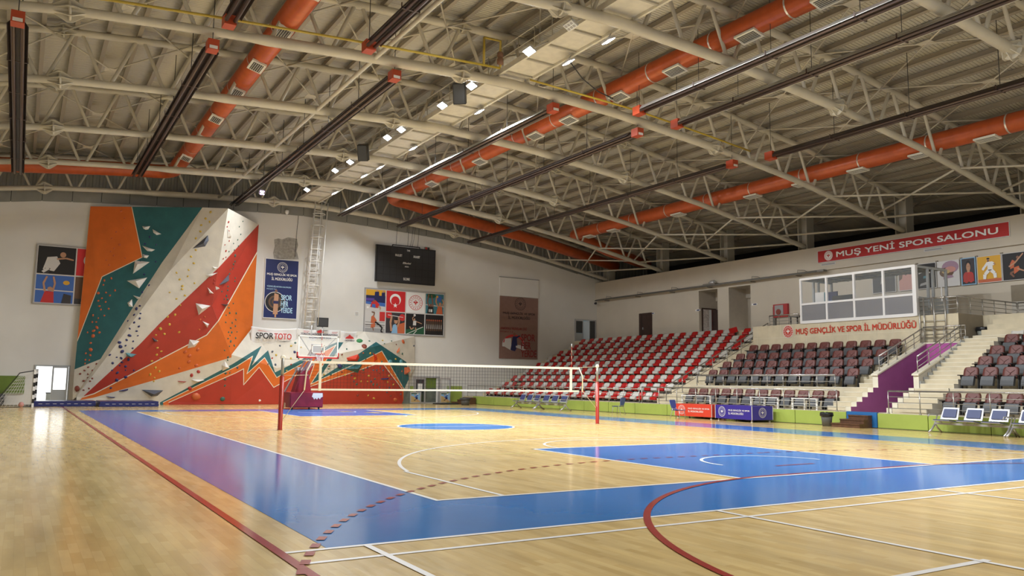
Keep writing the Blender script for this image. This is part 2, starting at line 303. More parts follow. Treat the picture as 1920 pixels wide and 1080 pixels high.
# the grey band of panels on top of the end wall and the ribbed gable above it
bh = lambda x: .55 if x < 14 else max(.08, .55-(x-14)*.036)
gb = MB(); xs = [-16+1.35*i for i in range(36) if -16+1.35*i < 31]
for a, b in zip(xs[:-1], xs[1:]):
    gb.face([(a+.015,YW-.05,zb(a)-bh(a)),(b-.015,YW-.05,zb(b)-bh(b)),(b-.015,YW-.05,zb(b)+.12),(a+.015,YW-.05,zb(a)+.12)],'panel_grey')
    gb.face([(a,YW-.03,zb(a)-bh(a)+.04),(b,YW-.03,zb(b)-bh(b)+.04),(b,YW-.03,zb(b)+.12),(a,YW-.03,zb(a)+.12)],'joint')
struct(gb.build('trim_1', fix=False), 'band of grey panels along the top of the end wall')
gb = MB(); x = -16
while x < 37:
    for dx, y0, y1 in ((0,0,0),(.12,0,.05),(.16,.05,.05),(.28,.05,0)):
        a, b = x+dx, x+{0:.12,.12:.16,.16:.28,.28:.32}[dx]
        gb.face([(a,YW+.02+y0,zb(a)-.1),(b,YW+.02+y1,zb(b)-.1),(b,YW+.02+y1,zb(b)+2.2),(a,YW+.02+y0,zb(a)+2.2)],'panel_grey')
    x += .32
struct(gb.build('wall_gable', fix=False), 'ribbed grey metal gable wall above the end wall panels')
# ---- side wall on the right, with niches and door
n1 = (26.48,28.06,4.2,7.2); n2 = (23.88,25.57,4.2,7.18); dS = (32.5,33.7,4.2,6.1)
sb = MB(); hy = lambda d, x: [(x,d[0],d[2]),(x,d[1],d[2]),(x,d[1],d[3]),(x,d[0],d[3])]
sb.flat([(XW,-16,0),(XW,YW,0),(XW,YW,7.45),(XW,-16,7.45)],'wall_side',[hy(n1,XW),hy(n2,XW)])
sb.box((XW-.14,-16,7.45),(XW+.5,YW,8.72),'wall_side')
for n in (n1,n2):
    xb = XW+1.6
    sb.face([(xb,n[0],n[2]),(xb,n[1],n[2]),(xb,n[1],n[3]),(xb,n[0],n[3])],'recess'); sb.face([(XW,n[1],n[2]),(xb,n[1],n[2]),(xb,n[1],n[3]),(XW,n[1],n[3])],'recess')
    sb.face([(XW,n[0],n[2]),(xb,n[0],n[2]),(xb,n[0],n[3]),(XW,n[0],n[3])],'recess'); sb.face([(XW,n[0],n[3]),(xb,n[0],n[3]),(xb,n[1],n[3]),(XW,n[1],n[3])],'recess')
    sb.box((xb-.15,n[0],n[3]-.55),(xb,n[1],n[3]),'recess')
struct(sb.build('wall_right', fix=False), 'long cream side wall above the seating with two deep niches')
# light grey tiled dado behind the upper landing
db = MB()
for i in range(14): db.box((XW-.05,-8+1.25*i,4.25),(XW-.005,-8+1.25*i+1.235,5.05),'grey_wall'); db.box((XW-.05,-8+1.25*i,5.06),(XW-.005,-8+1.25*i+1.235,5.75),'brown_face' if i > 11 else 'grey_wall')
struct(db.build('trim_2'), 'grey wall panels behind the upper landing')
ob = MB(); ob.box((36.5,-16,6),(36.7,YW,11),'void_shade'); ob.face([(XW+.5,-16,8.7),(36.5,-16,8.0),(36.5,YW,8.0),(XW+.5,YW,8.7)],'void_shade')
struct(ob.build('wall_outer'), 'outer wall in the gap behind the side wall top, blackened for its shade')
lb=MB(); lb.face([(-13.05,-16,0),(-13.05,YW,0),(-13.05,YW,11.4),(-13.05,-16,11.4)],'wall_end'); struct(lb.build('wall_left',fix=False),'long plain cream side wall on the left')
# ---- roof deck
rb = MB(); xs = [-16,-13.5]+_XS[1:]
for a, b in zip(_XS[:-1], _XS[1:]): rb.face([(a,-16,zb(a)+2.02),(b,-16,zb(b)+2.02),(b,YW+.3,zb(b)+2.02),(a,YW+.3,zb(a)+2.02)],'roof_deck', True)
struct(rb.build('ceiling'), 'curved ribbed metal roof deck seen from below')
# ================================================================= ROOF TRUSSES
TY = [37.7,31.9,26.1,20.3,14.5,8.7,2.9]
def zt(x): return zb(x)+1.65
def make_truss():
    t = thing('roof_truss', '', 'roof truss', (0,0,0), 'arched steel trusses under the roof')
    xs = [-15.5+.6*i for i in range(int((32.2+15.5)/.6)+1)]+[32.2]
    def rad(x, big, small): return big if 1.2 < x < 19.9 else small
    MB().tube([(x,0,zb(x)) for x in xs], [rad(x,.165,.125) for x in xs], 'steel', 12).build('bottom_chord', t)
    MB().tube([(x,0,zt(x)) for x in xs], [rad(x,.13,.115) for x in xs], 'steel', 12).build('top_chord', t)
    sp = 1.85; k = 0; x = -15.4
    while x+sp < 32.4:
        m = x+sp/2
        for a, b in (((x+.10,zb(x)),(m-.10,zt(m))),((m+.10,zt(m)),(x+sp-.10,zb(x+sp)))):
            MB().tube([(a[0],0,a[1]),(b[0],0,b[1])], .062, 'steel', 8, False).build('web_member', t)
        x += sp
    for z, f, r in ((zb,'steel',.33),(zt,'steel',.27)):
        for xf in (-3.8,7.65,19.4):
            b = MB(); d = Vector((.4,0,z(xf+.2)-z(xf-.2))).normalized(); a1 = Vector((0,1,0)); a2 = d.cross(a1)
            b.tube([Vector((xf,0,z(xf)))-d*.03, Vector((xf,0,z(xf)))+d*.03], r*.86, 'steel', 16)
            for j in range(8):
                t0 = 2*PI*j/8; e = a1*math.cos(t0)+a2*math.sin(t0); w = d.cross(e)*.012; c = Vector((xf,0,z(xf)))
                b.prism([c-d*.38+e*.12+w, c+d*.38+e*.12+w, c+d*.06+e*r+w, c-d*.06+e*r+w], -2*w, 'steel')
            b.build('flange_joint', t)
    return t
tr = make_truss(); nm = ['against the end wall','one bay in front of the end wall','two bays in front of the end wall','at mid hall','crossing in front of the yellow gas pipe','crossing over the court corner at upper right','at the extreme upper right corner']
for i, y in enumerate(TY):
    lb = 'cream arched tubular roof truss '+nm[i]
    if i == 0: tr.location = (0,y,0); tr['label'] = lb
    else: dup(tr, (0,y,0), lb)
# purlins
pm = None
for i in range(52):
    x = -13.6+.925*i; z = zb(x)+1.65+.13; sl = math.atan2(zb(x+.3)-zb(x-.3), .6)
    if pm is None:
        b = MB(); b.box((-.035,-12,.02),(.035,YW,.19),'purlin'); b.box((-.07,-12,0),(.07,YW,.02),'purlin'); pm = b.build('roof_purlin'); pm.location = (x,0,z); o = pm
    else: o = pm.copy(); C.objects.link(o); o.location = (x,0,z)
    o.rotation_euler = (0,-sl,0)
    tag(o, 'long beige steel purlin under the deck, %s from the left eave' % ordn(i+1), 'purlin', 'purlins under the roof deck')
# crossed rods between top chords, and lower wind bracing near the side wall
nb = 0
def bay(y): 
    i = TY.index(y); return ordn(i+1)
for y0, y1 in zip(TY[1:], TY[:-1]):
    for k in range(12):
        x0 = -11.4+3.7*k; x1 = x0+3.7
        if x1 > 34: break
        c = thing('cross_brace', 'crossed roof rods, %s bay from the end wall, %s from the left' % (bay(y1), ordn(k+1)), 'roof brace', ((x0+x1)/2,(y0+y1)/2,zt((x0+x1)/2)-.1), 'crossed rods between the trusses')
        for a, b2 in (((x0,y0),(x1,y1)),((x1,y0),(x0,y1))):
            MB().tube([(a[0],a[1],zt(a[0])-.12),(b2[0],b2[1],zt(b2[0])-.12)], .029, 'steel', 6).build('rod', c)
        MB().box(((x0+x1)/2-.22,(y0+y1)/2-.22,zt((x0+x1)/2)-.15),((x0+x1)/2+.22,(y0+y1)/2+.22,zt((x0+x1)/2)-.135),'steel').build('gusset_plate', c)
for y0, y1 in zip(TY[1:], TY[:-1]):
    c = thing('wind_brace', 'crossed cream rods between bottom chords near the seats, %s bay from the end wall' % bay(y1), 'roof brace', (28,(y0+y1)/2,zb(28)), 'lower wind bracing above the stand')
    MB().tube([(26.6,y0,zb(26.6)),(29.6,y1,zb(29.6))], .045,'steel',8).build('rod', c); MB().tube([(29.6,y0,zb(29.6)),(26.6,y1,zb(26.6))], .045,'steel',8).build('rod', c)
    MB().tube([(29.9,y1,zb(29.9)),(31.3,y0,zb(31.3))], .05,'steel',8).build('rod', c)
tag(MB().tube([(4.6,2.9,zb(4.6)-.02),(4.6,37.7,zb(4.6)-.02)], .07, 'steel', 10).build('tie_beam'), 'long cream tie pipe running the length of the hall under the left trusses', 'tie beam')
# stub columns on the side wall
cp = None
for i, y in enumerate(TY[:-1]):
    b = MB(); b.box((-.04,-.28,0),(.04,.28,2.1),'steel_end'); b.box((-.3,-.3,0),(.3,-.25,2.1),'steel_end'); b.box((-.3,.25,0),(.3,.3,2.1),'steel_end'); b.box((-.32,-.32,.95),(.32,.32,1.0),'steel_end'); b.box((-.35,-.35,0),(.35,.35,.03),'steel_end')
    if cp is None: cp = b.build('stub_column'); o = cp
    else: o = cp.copy(); C.objects.link(o)
    o.location = (32.25,y+.1,8.72); tag(o, 'short beige I-section steel column on the side wall, %s from the far corner' % ordn(i+1), 'column', 'stub columns on the side wall')
# ================================================================= DUCTS
def duct(x, y0, yc, path, label, ys, ang):
    t = thing('air_duct', label, 'duct', (x,y0,zb(x)+.8), 'orange air ducts'); z = zb(x)+.8
    b = MB(); b.tube(path, .36, 'duct', 20)
    if len(path) > 2: pass
    b.build('duct_pipe', t)
    for k in range(int((yc-y0)/3)):
        y = y0+1.2+3*k; MB().tube([(x,y-.03,z),(x,y+.03,z)], .372, 'duct_band', 20, False).build('joint_band', t)
    for y in ys:
        n = Vector((math.sin(ang),0,-math.cos(ang))); tt = Vector((0,1,0)); s = n.cross(tt); c = Vector((x,y,z))+n*.375
        g = MB().obox(c, tt*.40, s*.24, n*.035, 'grille_white').build('vent_frame', t)
        q = MB().obox(c+n*.03, tt*.33, s*.17, n*.012, 'grille_dark')
        for k in range(5): q.obox(c+n*.046+s*(-.13+.065*k), tt*.33, s*.006, n*.008, 'grille_white')
        q.build('vent_louvres', g)
def elbow(cx, cy, r, a0, a1, z, n=7): return [(cx+r*math.cos(a0+(a1-a0)*i/n), cy+r*math.sin(a0+(a1-a0)*i/n), z) for i in range(n+1)]
zl = zb(1.9)+.8
pl = [(1.9,-4,zl)]+elbow(.7,35.0,1.2,0,PI/2,zl)+[(-1.5,36.2,zl-.2),(-6,36.2,11.4),(-12,36.2,10.4)]
duct(1.9,-4,34,pl,'orange round air duct on the left, running to the end wall and turning left',[8.6,11.7,14.8,17.9,20.8,24.4,27.5,31.2,33.6],math.radians(-16))
zm = zb(14.1)+.8
pm_ = [(14.1,-4,zm)]+elbow(15.3,35.2,1.2,PI,PI/2,zm)+[(18,36.4,zb(18)+.7),(22,36.4,zb(22)+.7),(26,36.4,zb(26)+.7),(31.8,36.4,zb(31.8)+.75)]
duct(14.1,-4,34,pm_,'orange round air duct above mid court, turning right along the end wall',[4.95,7.75,11,14,17.2,19.7,24.6,29.9,33.5],math.radians(-14))
zr = zb(25.7)+.8
pr_ = [(25.7,-4,zr)]+elbow(26.9,32.6,1.2,PI,PI/2,zr)+[(29,33.8,zb(29)+.75),(32.5,33.8,zb(32.5)+.75)]
duct(25.7,-4,32,pr_,'orange round air duct over the seating side of the court',[4.3,7,9.6,12.4,15.3,18.2,23.4,29,31.4],math.radians(-5))
# ================================================================= RADIANT HEATERS
def heater(x, y0, y1, label, bright=False, double=True):
    z = zb(x)-.5; sg = 1 if y1 > y0 else -1
    t = thing('radiant_heater', label, 'heater', (x,y0,z), 'tube heaters hung under the trusses')
    bx = MB().box((x-.15,y0-.19,z-.12),(x+.15,y0+.19,z+.18),'box_orange').build('burner_box', t)
    MB().box((x-.11,min(y0-sg*.20,y0-sg*.192),z-.1),(x+.11,max(y0-sg*.20,y0-sg*.192),z-.01),'sticker').build('sticker', bx)
    yy = y0+sg*.3
    for dx in (-.11,.11): MB().tube([(x+dx,y0+sg*.2,z-.02),(x+dx,y1,z-.02)], .055, 'heater_tube', 8).build('heater_tube', t)
    b = MB(); m = 'reflector' if bright else 'heater_dark'
    for q in (((-.24,-.03),(-.15,.09)),((-.15,.09),(.15,.09)),((.15,.09),(.24,-.03))):
        (a0,h0),(a1,h1) = q
        b.prism([(x+a0,yy,z+h0),(x+a1,yy,z+h1),(x+a1,yy,z+h1+.02),(x+a0,yy,z+h0+.02)], (0,y1-yy,0), m)
    b.build('reflector_hood', t)
    n = max(2, int(abs(y1-y0)/2.9))
    for k in range(n+1):
        y = y0+(y1-y0)*k/n; MB().tube([(x,y,z+.12),(x,y,zb(x)+1.7)], .012, 'cable', 4).build('hanger_wire', t)
    b = MB()
    for k in range(1, n): y = y0+(y1-y0)*k/n; b.box((x-.26,y-.02,z-.06),(x+.26,y+.02,z-.045),'heater_tube'); b.box((x-.26,y-.02,z-.06),(x-.245,y+.02,z+.1),'heater_tube'); b.box((x+.245,y-.02,z-.06),(x+.26,y+.02,z+.1),'heater_tube')
    b.build('bracket', t)
heater(-4.9,14.2,32,'dark radiant tube heater hanging at far left, nearly upright in view')
heater(-.25,14.4,31.6,'dark radiant tube heater left of the left orange duct')
heater(5.3,14.5,37.1,'long dark tube heater between left duct and catwalk')
heater(11.4,14.5,36.9,'tube heater with bright reflective hood just right of the catwalk',True)
heater(15.3,14.5,37.1,'long dark tube heater right of the middle orange duct')
heater(20.25,14.4,37.1,'tube heater over the right of the court, ending by the end wall')
heater(-.2,12.5,-2,'short visible tube heater entering at the top left')
heater(3.7,12.6,-2,'tube heater at the top edge left of centre')
heater(13.95,12.8,-2,'tube heater with bright edge running to the upper right corner',True)
heater(15.75,12.8,-2,'tube heater running to the right, below its brighter neighbour',True)
heater(20.5,12.6,-2,'lowest tube heater on the right edge, above the right duct')
# ================================================================= GAS PIPE
b = MB(); zg = lambda x: zb(x)-.28
pts = [(x,12.8,zg(x)) for x in (-9,-6,-3,0,3,5.5,8.2)]
b.tube(pts, .038, 'yellow_pipe', 8); g = b.build('gas_pipe'); tag(g, 'yellow gas pipe crossing the roof from upper left to the valve', 'pipe')
b = MB(); b.tube([(7.6,12.8,zg(7.6)),(7.6,12.8,zg(7.6)+.9)],.04,'yellow_pipe',8); b.tube([(7.6,12.8,zg(7.6)+.9),(8.2,12.8,zg(8.2)+.9),(8.2,12.8,zg(8.2)+.05)],.04,'yellow_pipe',8); b.build('riser', g)
b = MB(); b.lathe([(.05,-.2),(.11,-.16),(.11,.0),(.07,.03),(.10,.08),(.10,.2),(.05,.24)], (8.2,12.8,zg(8.2)+.3), 'h_brown', 12); b.build('valve', g)
b = MB(); b.tube([(x,13.2,zg(x)) for x in (9.6,12,14,16,18,20)], .035, 'yellow_pipe', 8); tag(b.build('gas_pipe'), 'thin yellow gas pipe falling to the right between the heaters', 'pipe')
b = MB(); b.tube([(10.9,12.9,12.6),(11.1,12.95,12.2),(11.6,13,11.8),(12.3,13.05,11.5),(13,13.1,11.4)], .02, 'cable', 6); tag(b.build('cable'), 'black cable drooping from the roof beside the middle duct', 'cable')
# ================================================================= CATWALK
cw = thing('catwalk', 'cream steel service catwalk hung along the ridge', 'catwalk', (9.7,20,11.9)); x0, x1, zc = 9.12, 10.3, 11.95
MB().box((x0,-2,zc),(x1,38,zc+.04),'catwalk').build('floor_plate', cw)
for x in (x0,x1): MB().box((x-.04,-2,zc-.09),(x+.04,38,zc+.1),'catwalk').build('edge_beam', cw)
for k in range(31): MB().box((x0+.04,-1.5+1.3*k,zc-.06),(x1-.04,-1.42+1.3*k,zc),'catwalk_beam').build('cross_bar', cw)
for x in (x0,x1):
    b = MB(); b.tube([(x,-2,zc+.82),(x,38,zc+.82)],.022,'steel',6); b.tube([(x,-2,zc+.45),(x,38,zc+.45)],.018,'steel',6)
    for k in range(40): b.tube([(x,-1.8+k,zc),(x,-1.8+k,zc+.82)],.018,'steel',6)
    b.build('guard_rail', cw)
# ladder against the end wall
ld = thing('access_ladder', 'white caged steel ladder on the end wall, up to the catwalk', 'ladder', (10.1,37.9,4.4))
za, zz = 4.35, 11.9; lx = lambda z: 9.85+(z-4.4)*.045
for dx in (0,.52): MB().tube([(lx(za)+dx,38.05,za),(lx(zz)+dx,38.05,zz)], .038, 'white_paint', 6).build('stile', ld)
for k in range(26): z = za+.15+.29*k; MB().tube([(lx(z),38.05,z),(lx(z)+.52,38.05,z)], .025, 'white_paint', 6).build('rung', ld)
for dx in (-.12,.26,.64): MB().tube([(lx(za)+dx,37.5,za+.2),(lx(zz)+dx,37.5,zz)], .026, 'white_paint', 6).build('cage_bar', ld)
for k in range(11):
    z = za+.4+.72*k; c = (lx(z)+.26,38.05)
    MB().tube([(c[0]+(-.26 if i==0 else .26 if i==8 else .4*math.cos(PI+PI*i/8)), c[1]-.56*math.sin(PI*i/8), z) for i in range(9)], .026, 'white_paint', 6).build('cage_hoop', ld)
# ================================================================= FLOODLIGHTS
LP = [(993,95,8.4),(885,160,8.4),(830,197,8.4),(753,242,8.4),(727,257,8.4),(657,303,8.4),(629,319,8.4),(576,355,8.4),(1140,75,10.15),(1065,115,10.15),(898,208,10.15),(774,277,10.15),(712,313,10.15),(682,329,10.15),(627,361,10.15),(1070,47,8.4)]
LDAT = []
for i, (px, py, lx_) in enumerate(LP):
    p = at(0, lx_, px, py); left = lx_ < 9; on = i != 15
    sd = 'left' if left else 'right'; k = i+1 if left else i-7
    lab = 'unlit silver floodlight beside the catwalk, nearest the top edge' if not on else 'lit white floodlight on the %s side of the catwalk, %s from the top' % (sd, ordn(k))
    t = thing('floodlight', lab, 'floodlight', p, 'floodlights along the catwalk')
    n = Vector((-.45 if left else .40,-.05,-.85)).normalized(); a = Vector((0,1,0)); a = (a-n*a.dot(n)).normalized(); s = n.cross(a)
    MB().obox(p, a*.21, s*.13, n*.035, 'lamp_body').build('housing', t)
    h = MB().obox(p+n*.04, a*.19, s*.11, n*.008, 'lamp_on' if on else 'lamp_off')
    if not on:
        for u_ in (-1,0,1):
            for w_ in (-1,1): h.obox(p+n*.05+a*.12*u_+s*.055*w_, a*.045, s*.04, n*.004, 'a_grey')
    h.build('lens', t)
    xe = x0-.02 if left else x1+.02; b = MB(); b.tube([p-n*.03,(xe,p.y,zc)], .02, 'lamp_body', 6); b.build('bracket', t)
    if on: LDAT.append((p+n*.12, n))
for y in (5.5,1.5,-2.5,-6.5):  # unseen lamps added along the catwalk to light the near floor
    for sx in (-1,1): LDAT.append((Vector((9.4+sx*.95,y,11.45)), Vector((sx*.45,0,-.85)).normalized()))
# small violet lamp and two speakers
p = at(1,36.5,490,362); t = thing('ceiling_lamp', 'round violet glowing lamp under the truss above the blue banner', 'lamp', p)
MB().lathe([(.05,.25),(.16,.18),(.18,0),(.15,-.05)], p, 'lamp_body', 16).build('housing', t)
b = MB()
for dx, dz in ((-.07,-.1),(.07,-.1),(0,-.02),(-.07,.06),(.07,.06)): b.obox((p.x+dx,p.y-.19,p.z+dz), (.05,0,0),(0,.01,0),(0,0,.03),'lamp_violet')
b.build('bulb', t); MB().tube([(p.x,p.y,p.z+.2),(p.x,p.y,zb(p.x)+.1)],.02,'cable',6).build('hanger',t)
for (px,py,sc,lab) in ((862,175,1.0,'black loudspeaker on the near part of the catwalk'),(681,286,1.0,'black loudspeaker on the far part of the catwalk')):
    p = at(0,8.35,px,py); t = thing('loudspeaker', lab, 'loudspeaker', p); n = Vector((-.5,-.75,-.45)).normalized(); a = Vector((.8,-.55,0)).normalized(); a = (a-n*a.dot(n)).normalized(); s = n.cross(a)
    MB().obox(p, a*.22, s*.36, n*.2, 'black').build('cabinet', t); MB().obox(p+n*.205, a*.19, s*.33, n*.008, 'dark_grey').build('front_grille', t)
    MB().tube([p-n*.1,(9.1,p.y+.1,zc+.05)], .025, 'lamp_body', 6).build('bracket', t)
# ================================================================= CLIMBING WALLS
def clip_conv(poly, tri):
    """clip 2D polygon by convex polygon (Sutherland-Hodgman)"""
    ar = sum(tri[i][0]*tri[(i+1)%len(tri)][1]-tri[(i+1)%len(tri)][0]*tri[i][1] for i in range(len(tri)))
    T = tri if ar > 0 else tri[::-1]; out = poly
    for i in range(len(T)):
        a, b = T[i], T[(i+1)%len(T)]; inp = out; out = []
        f = lambda p: (b[0]-a[0])*(p[1]-a[1])-(b[1]-a[1])*(p[0]-a[0])
        for j in range(len(inp)):
            p, q = inp[j], inp[(j+1)%len(inp)]; fp, fq = f(p), f(q)
            if fp >= 0: out.append(p)
            if (fp >= 0) != (fq >= 0): t = fp/(fp-fq); out.append((p[0]+t*(q[0]-p[0]), p[1]+t*(q[1]-p[1])))
        if len(out) < 3: return []
    return out
def V3(v): return at(1, v[2], v[0], v[1])
def stroke(pts, w):
    """thin quads along a polyline (2D)"""
    res = []
    for (a, b) in zip(pts[:-1], pts[1:]):
        dx, dy = b[0]-a[0], b[1]-a[1]; L = math.hypot(dx,dy); nx, ny = -dy/L*w/2, dx/L*w/2; ex, ey = dx/L*w*.4, dy/L*w*.4
        res.append([(a[0]-ex+nx,a[1]-ey+ny),(b[0]+ex+nx,b[1]+ey+ny),(b[0]+ex-nx,b[1]+ey-ny),(a[0]-ex-nx,a[1]-ey-ny)])
    return res
class Facets:
    def __init__(s, verts, tris): s.t = [[verts[k] for k in t] for t in tris]; s.pl = []; 
    def plane(s, tri):
        a, b, c = [V3(v) for v in tri]; n = (b-a).cross(c-a).normalized()
        if n.y > 0: n = -n
        return a, n
    def hit(s, px, py):
        for tri in s.t:
            r = [tri[(i+1)%3][0]*0 for i in range(3)]
            def f(a, b): return (b[0]-a[0])*(py-a[1])-(b[1]-a[1])*(px-a[0])
            v = [f(tri[i], tri[(i+1)%3]) for i in range(3)]
            if all(x >= -1e-6 for x in v) or all(x <= 1e-6 for x in v):
                a, n = s.plane(tri); d = ray(px, py); o = Vector(CAM); return o+d*((a-o).dot(n)/d.dot(n)), n
        return None
    def paint(s, b, poly, m, layer):
        ctr = geometry.tessellate_polygon([[Vector((x,y,0)) for x, y in poly]])
        for t in ctr:
            p = [poly[i] for i in t]
            ar = sum(p[i][0]*p[(i+1)%3][1]-p[(i+1)%3][0]*p[i][1] for i in range(3))
            if abs(ar) < 1e-6: continue
            if ar < 0: p = p[::-1]
            for tri in s.t:
                q = clip_conv(p, [(v[0],v[1]) for v in tri])
                if len(q) < 3: continue
                a, n = s.plane(tri); o = Vector(CAM); pts = []
                for x, y in q: d = ray(x, y); pts.append(o+d*((a-o).dot(n)/d.dot(n))+n*(.004*layer))
                b.face(pts, m)
def z(ox, oy, s, pts): return [(ox+x/s, oy+y/s) for x, y in pts]
# tall wall: facet corners as (photo x, photo y, wall depth Y)
TV = dict(A=(169.8,387,38.35), C=(379.6,389,35.75), D=(427.8,390.7,35.1), E=(485,421,38.4), T1=(304,492,36.6), TB=(188.4,673,37.5), L0=(139.7,693,38.1), LB=(136,750,38.1),
          F1=(318.5,508,36.2), F2=(213.7,651.4,37.1), FB=(143.6,744,37.8), K=(397.3,573.6,36.3), R1=(473,614.5,38.35), T2=(434,665,37.0), BB=(433,758,37.5), B0=(143,760,37.8))
TT = [('A','C','T1'),('A','T1','TB'),('A','TB','L0'),('C','D','F1'),('C','F1','T1'),('T1','F1','F2'),('T1','F2','TB'),('TB','F2','FB'),('TB','FB','LB'),('TB','LB','L0'),
      ('D','K','F1'),('F1','K','F2'),('F2','K','FB'),('D','E','K'),('E','R1','K'),('K','R1','T2'),('FB','K','T2'),('FB','T2','BB'),('FB','BB','B0')]
tall = Facets(TV, TT)
b = MB()
for t in TT: b.face([V3(TV[k]) for k in t], 'climb_white')
# returns to the end wall so that the wall has real depth
sil = ['A','C','D','E']; 
for p, q in zip(sil[:-1], sil[1:]):
    a, c = V3(TV[p]), V3(TV[q]); b.face([a, c, Vector((c.x,YW+.1,c.z)), Vector((a.x,YW+.1,a.z))], 'recess')
for p, q in (('A','L0'),('L0','LB'),('E','R1')):
    a, c = V3(TV[p]), V3(TV[q]); b.face([a, c, Vector((c.x,YW+.1,c.z)), Vector((a.x,YW+.1,a.z))], 'climb_white')
big = [(120,360),(500,360),(500,780),(120,780)]
teal = [(120,380),(379.6,380),(379.6,389),(350,430),(304,492),(256,566),(188.4,673.2),(139.7,692.7),(100,702)]
tall.paint(b, teal, 'climb_teal', 1)
tall.paint(b, [(100,380),(247,380),(247,387),(267,482.4),(191.5,519),(145.2,639.4),(120,660),(100,640)], 'climb_orange', 2)
redlow = [(482.4,471.9),(427.8,569),(409,601.8),(387.5,628),(300,673.8),(176.7,738),(155.3,744.5)]
red = [(490,416),(485,420.6),(409.3,502.4),(338,570),(300,605.7),(262,645.6),(155.3,744)]
tall.paint(b, red+redlow[::-1]+[(490,460)], 'climb_red', 1)
tall.paint(b, [(490,460)]+redlow+[(150,750),(174.7,745.8),(300,709.8),(434,670),(438,664),(473,614.5),(490,600)], 'climb_orange', 1)
for q in stroke(redlow, 1.8): tall.paint(b, q, 'line_cream', 3)
for q in stroke([(247,387),(267,482.4),(191.5,519),(145.2,639.4)], 1.3): tall.paint(b, q, 'line_cream', 3)
# zigzag bands shared by both walls
T_ = [(300,754.5),(436,682.6),(490.6,648.5),(472,685.5),(502.6,656.8),(515.5,698.3),(565.9,674),(600,654.3),(631.5,641.7),(644,642),(597.3,711),(673,663),(705,641),(761.8,678.7),(766.9,710),(757,731)]
O_ = [(306,754.5),(444,686.5),(473.5,667.9),(462.8,700.7),(495.9,670.8),(518.7,707.8),(556.4,687.3),(600,663),(630,647.2),(582.4,720.4),(600,711.8),(678,677),(715.7,658.2),(757.4,729.9)]
R_ = [(316.5,754.5),(442,699),(456.6,691.3),(456.6,721.5),(485.8,688.4),(513,726.3),(556.4,703),(589.5,682.6),(573.7,727.4),(600,718),(655,700),(710,681),(716.5,680),(753.5,729)]
def bands(F, b):
    for pts, m, l in ((T_,'climb_teal',1),(O_,'climb_orange',2),(R_,'climb_red',3)):
        F.paint(b, pts+[(757,764),(pts[0][0],764)], m, l)
    for pts, w in ((O_,1.2),(R_,1.3)):
        for q in stroke(pts, w): F.paint(b, q, 'line_cream', 4)
bands(tall, b)
cl = thing('climbing_wall', 'tall faceted climbing wall with orange, teal, white and red bands', 'climbing wall', (3,38.4,0))
b.build('wall_panel', cl, fix=False)
LV = dict(T2=TV['T2'], R1=(473,614.5,38.1), P=(683.4,621.6,38.0), Q=(777.6,630.7,38.35), QR=(777,690,38.3), W=(766.9,710,38.15), X=(764.5,731,38.1), Y=(752.7,758,37.9), BB=TV['BB'], M1=(520,690,37.35), M2=(612,668,37.2), N=(700,650,37.0), B1=(560,758,37.6))
LT = [('T2','R1','M1'),('T2','M1','BB'),('BB','M1','B1'),('R1','P','M2'),('R1','M2','M1'),('M1','M2','B1'),('P','N','M2'),('M2','N','B1'),('P','Q','N'),('Q','QR','N'),('N','QR','W'),('N','W','X'),('N','X','Y'),('N','Y','B1')]
low = Facets(LV, LT); b = MB()
for t in LT: b.face([V3(LV[k]) for k in t], 'climb_white')
bands(low, b)
for p, q in (('R1','P'),('P','Q'),('Q','QR'),('QR','W'),('W','X'),('X','Y')):
    a, c = V3(LV[p]), V3(LV[q]); b.face([a, c, Vector((c.x,YW+.1,c.z)), Vector((a.x,YW+.1,a.z))], 'climb_white' if q in ('P','Q') else 'offwhite')
bw = thing('bouldering_wall', 'long low bouldering wall with teal, orange and red zigzag mountains', 'climbing wall', (12,38.4,0))
b.build('wall_panel', bw, fix=False)
# ---- holds
Z1_ = (130,370,5.4); Z2_ = (300,370,5.4); Z3_ = (130,560,5.14); Z4_ = (300,560,5.14); Z5_ = (440,600,6.356); Z6_ = (600,600,6.353)
H = []
def hs(zz, col, pts, r=.075):
    for p in pts: H.append((zz[0]+p[0]/zz[2], zz[1]+p[1]/zz[2], col, .70*(p[2] if len(p) > 2 else r)))
hs(Z1_,'h_orange',[(525,140,.1),(560,210),(475,350),(430,415),(510,480,.1),(455,517),(420,550),(450,590),(375,635),(405,685),(565,615),(550,310),(427,820,.1),(355,842,.1),(345,887),(463,943,.09),(372,965),(293,970,.12),(412,994,.09),(330,1022),(293,1049),(368,1059)])
hs(Z1_,'h_navy',[(815,402,.1),(765,472,.09),(880,480),(800,520,.1),(770,585),(720,652,.09),(722,695,.09),(875,652),(758,780,.09),(672,835),(710,860,.09),(808,890,.09),(738,960)])
hs(Z3_,'h_orange',[(280,20),(350,32),(290,72,.1),(380,97),(305,105),(230,160,.1),(338,163),(280,188),(222,225),(260,225),(267,278,.15),(235,310,.14),(290,326,.1),(177,326),(230,360,.15),(205,427,.1),(207,492,.15),(160,527),(203,545,.1),(155,590),(193,592),(152,625)])
hs(Z3_,'h_maroon',[(262,628),(183,660,.09),(147,692,.09),(223,692),(105,725,.09),(180,728),(178,762),(222,768),(138,792,.1),(200,795),(190,865),(137,880),(75,868,.22)])
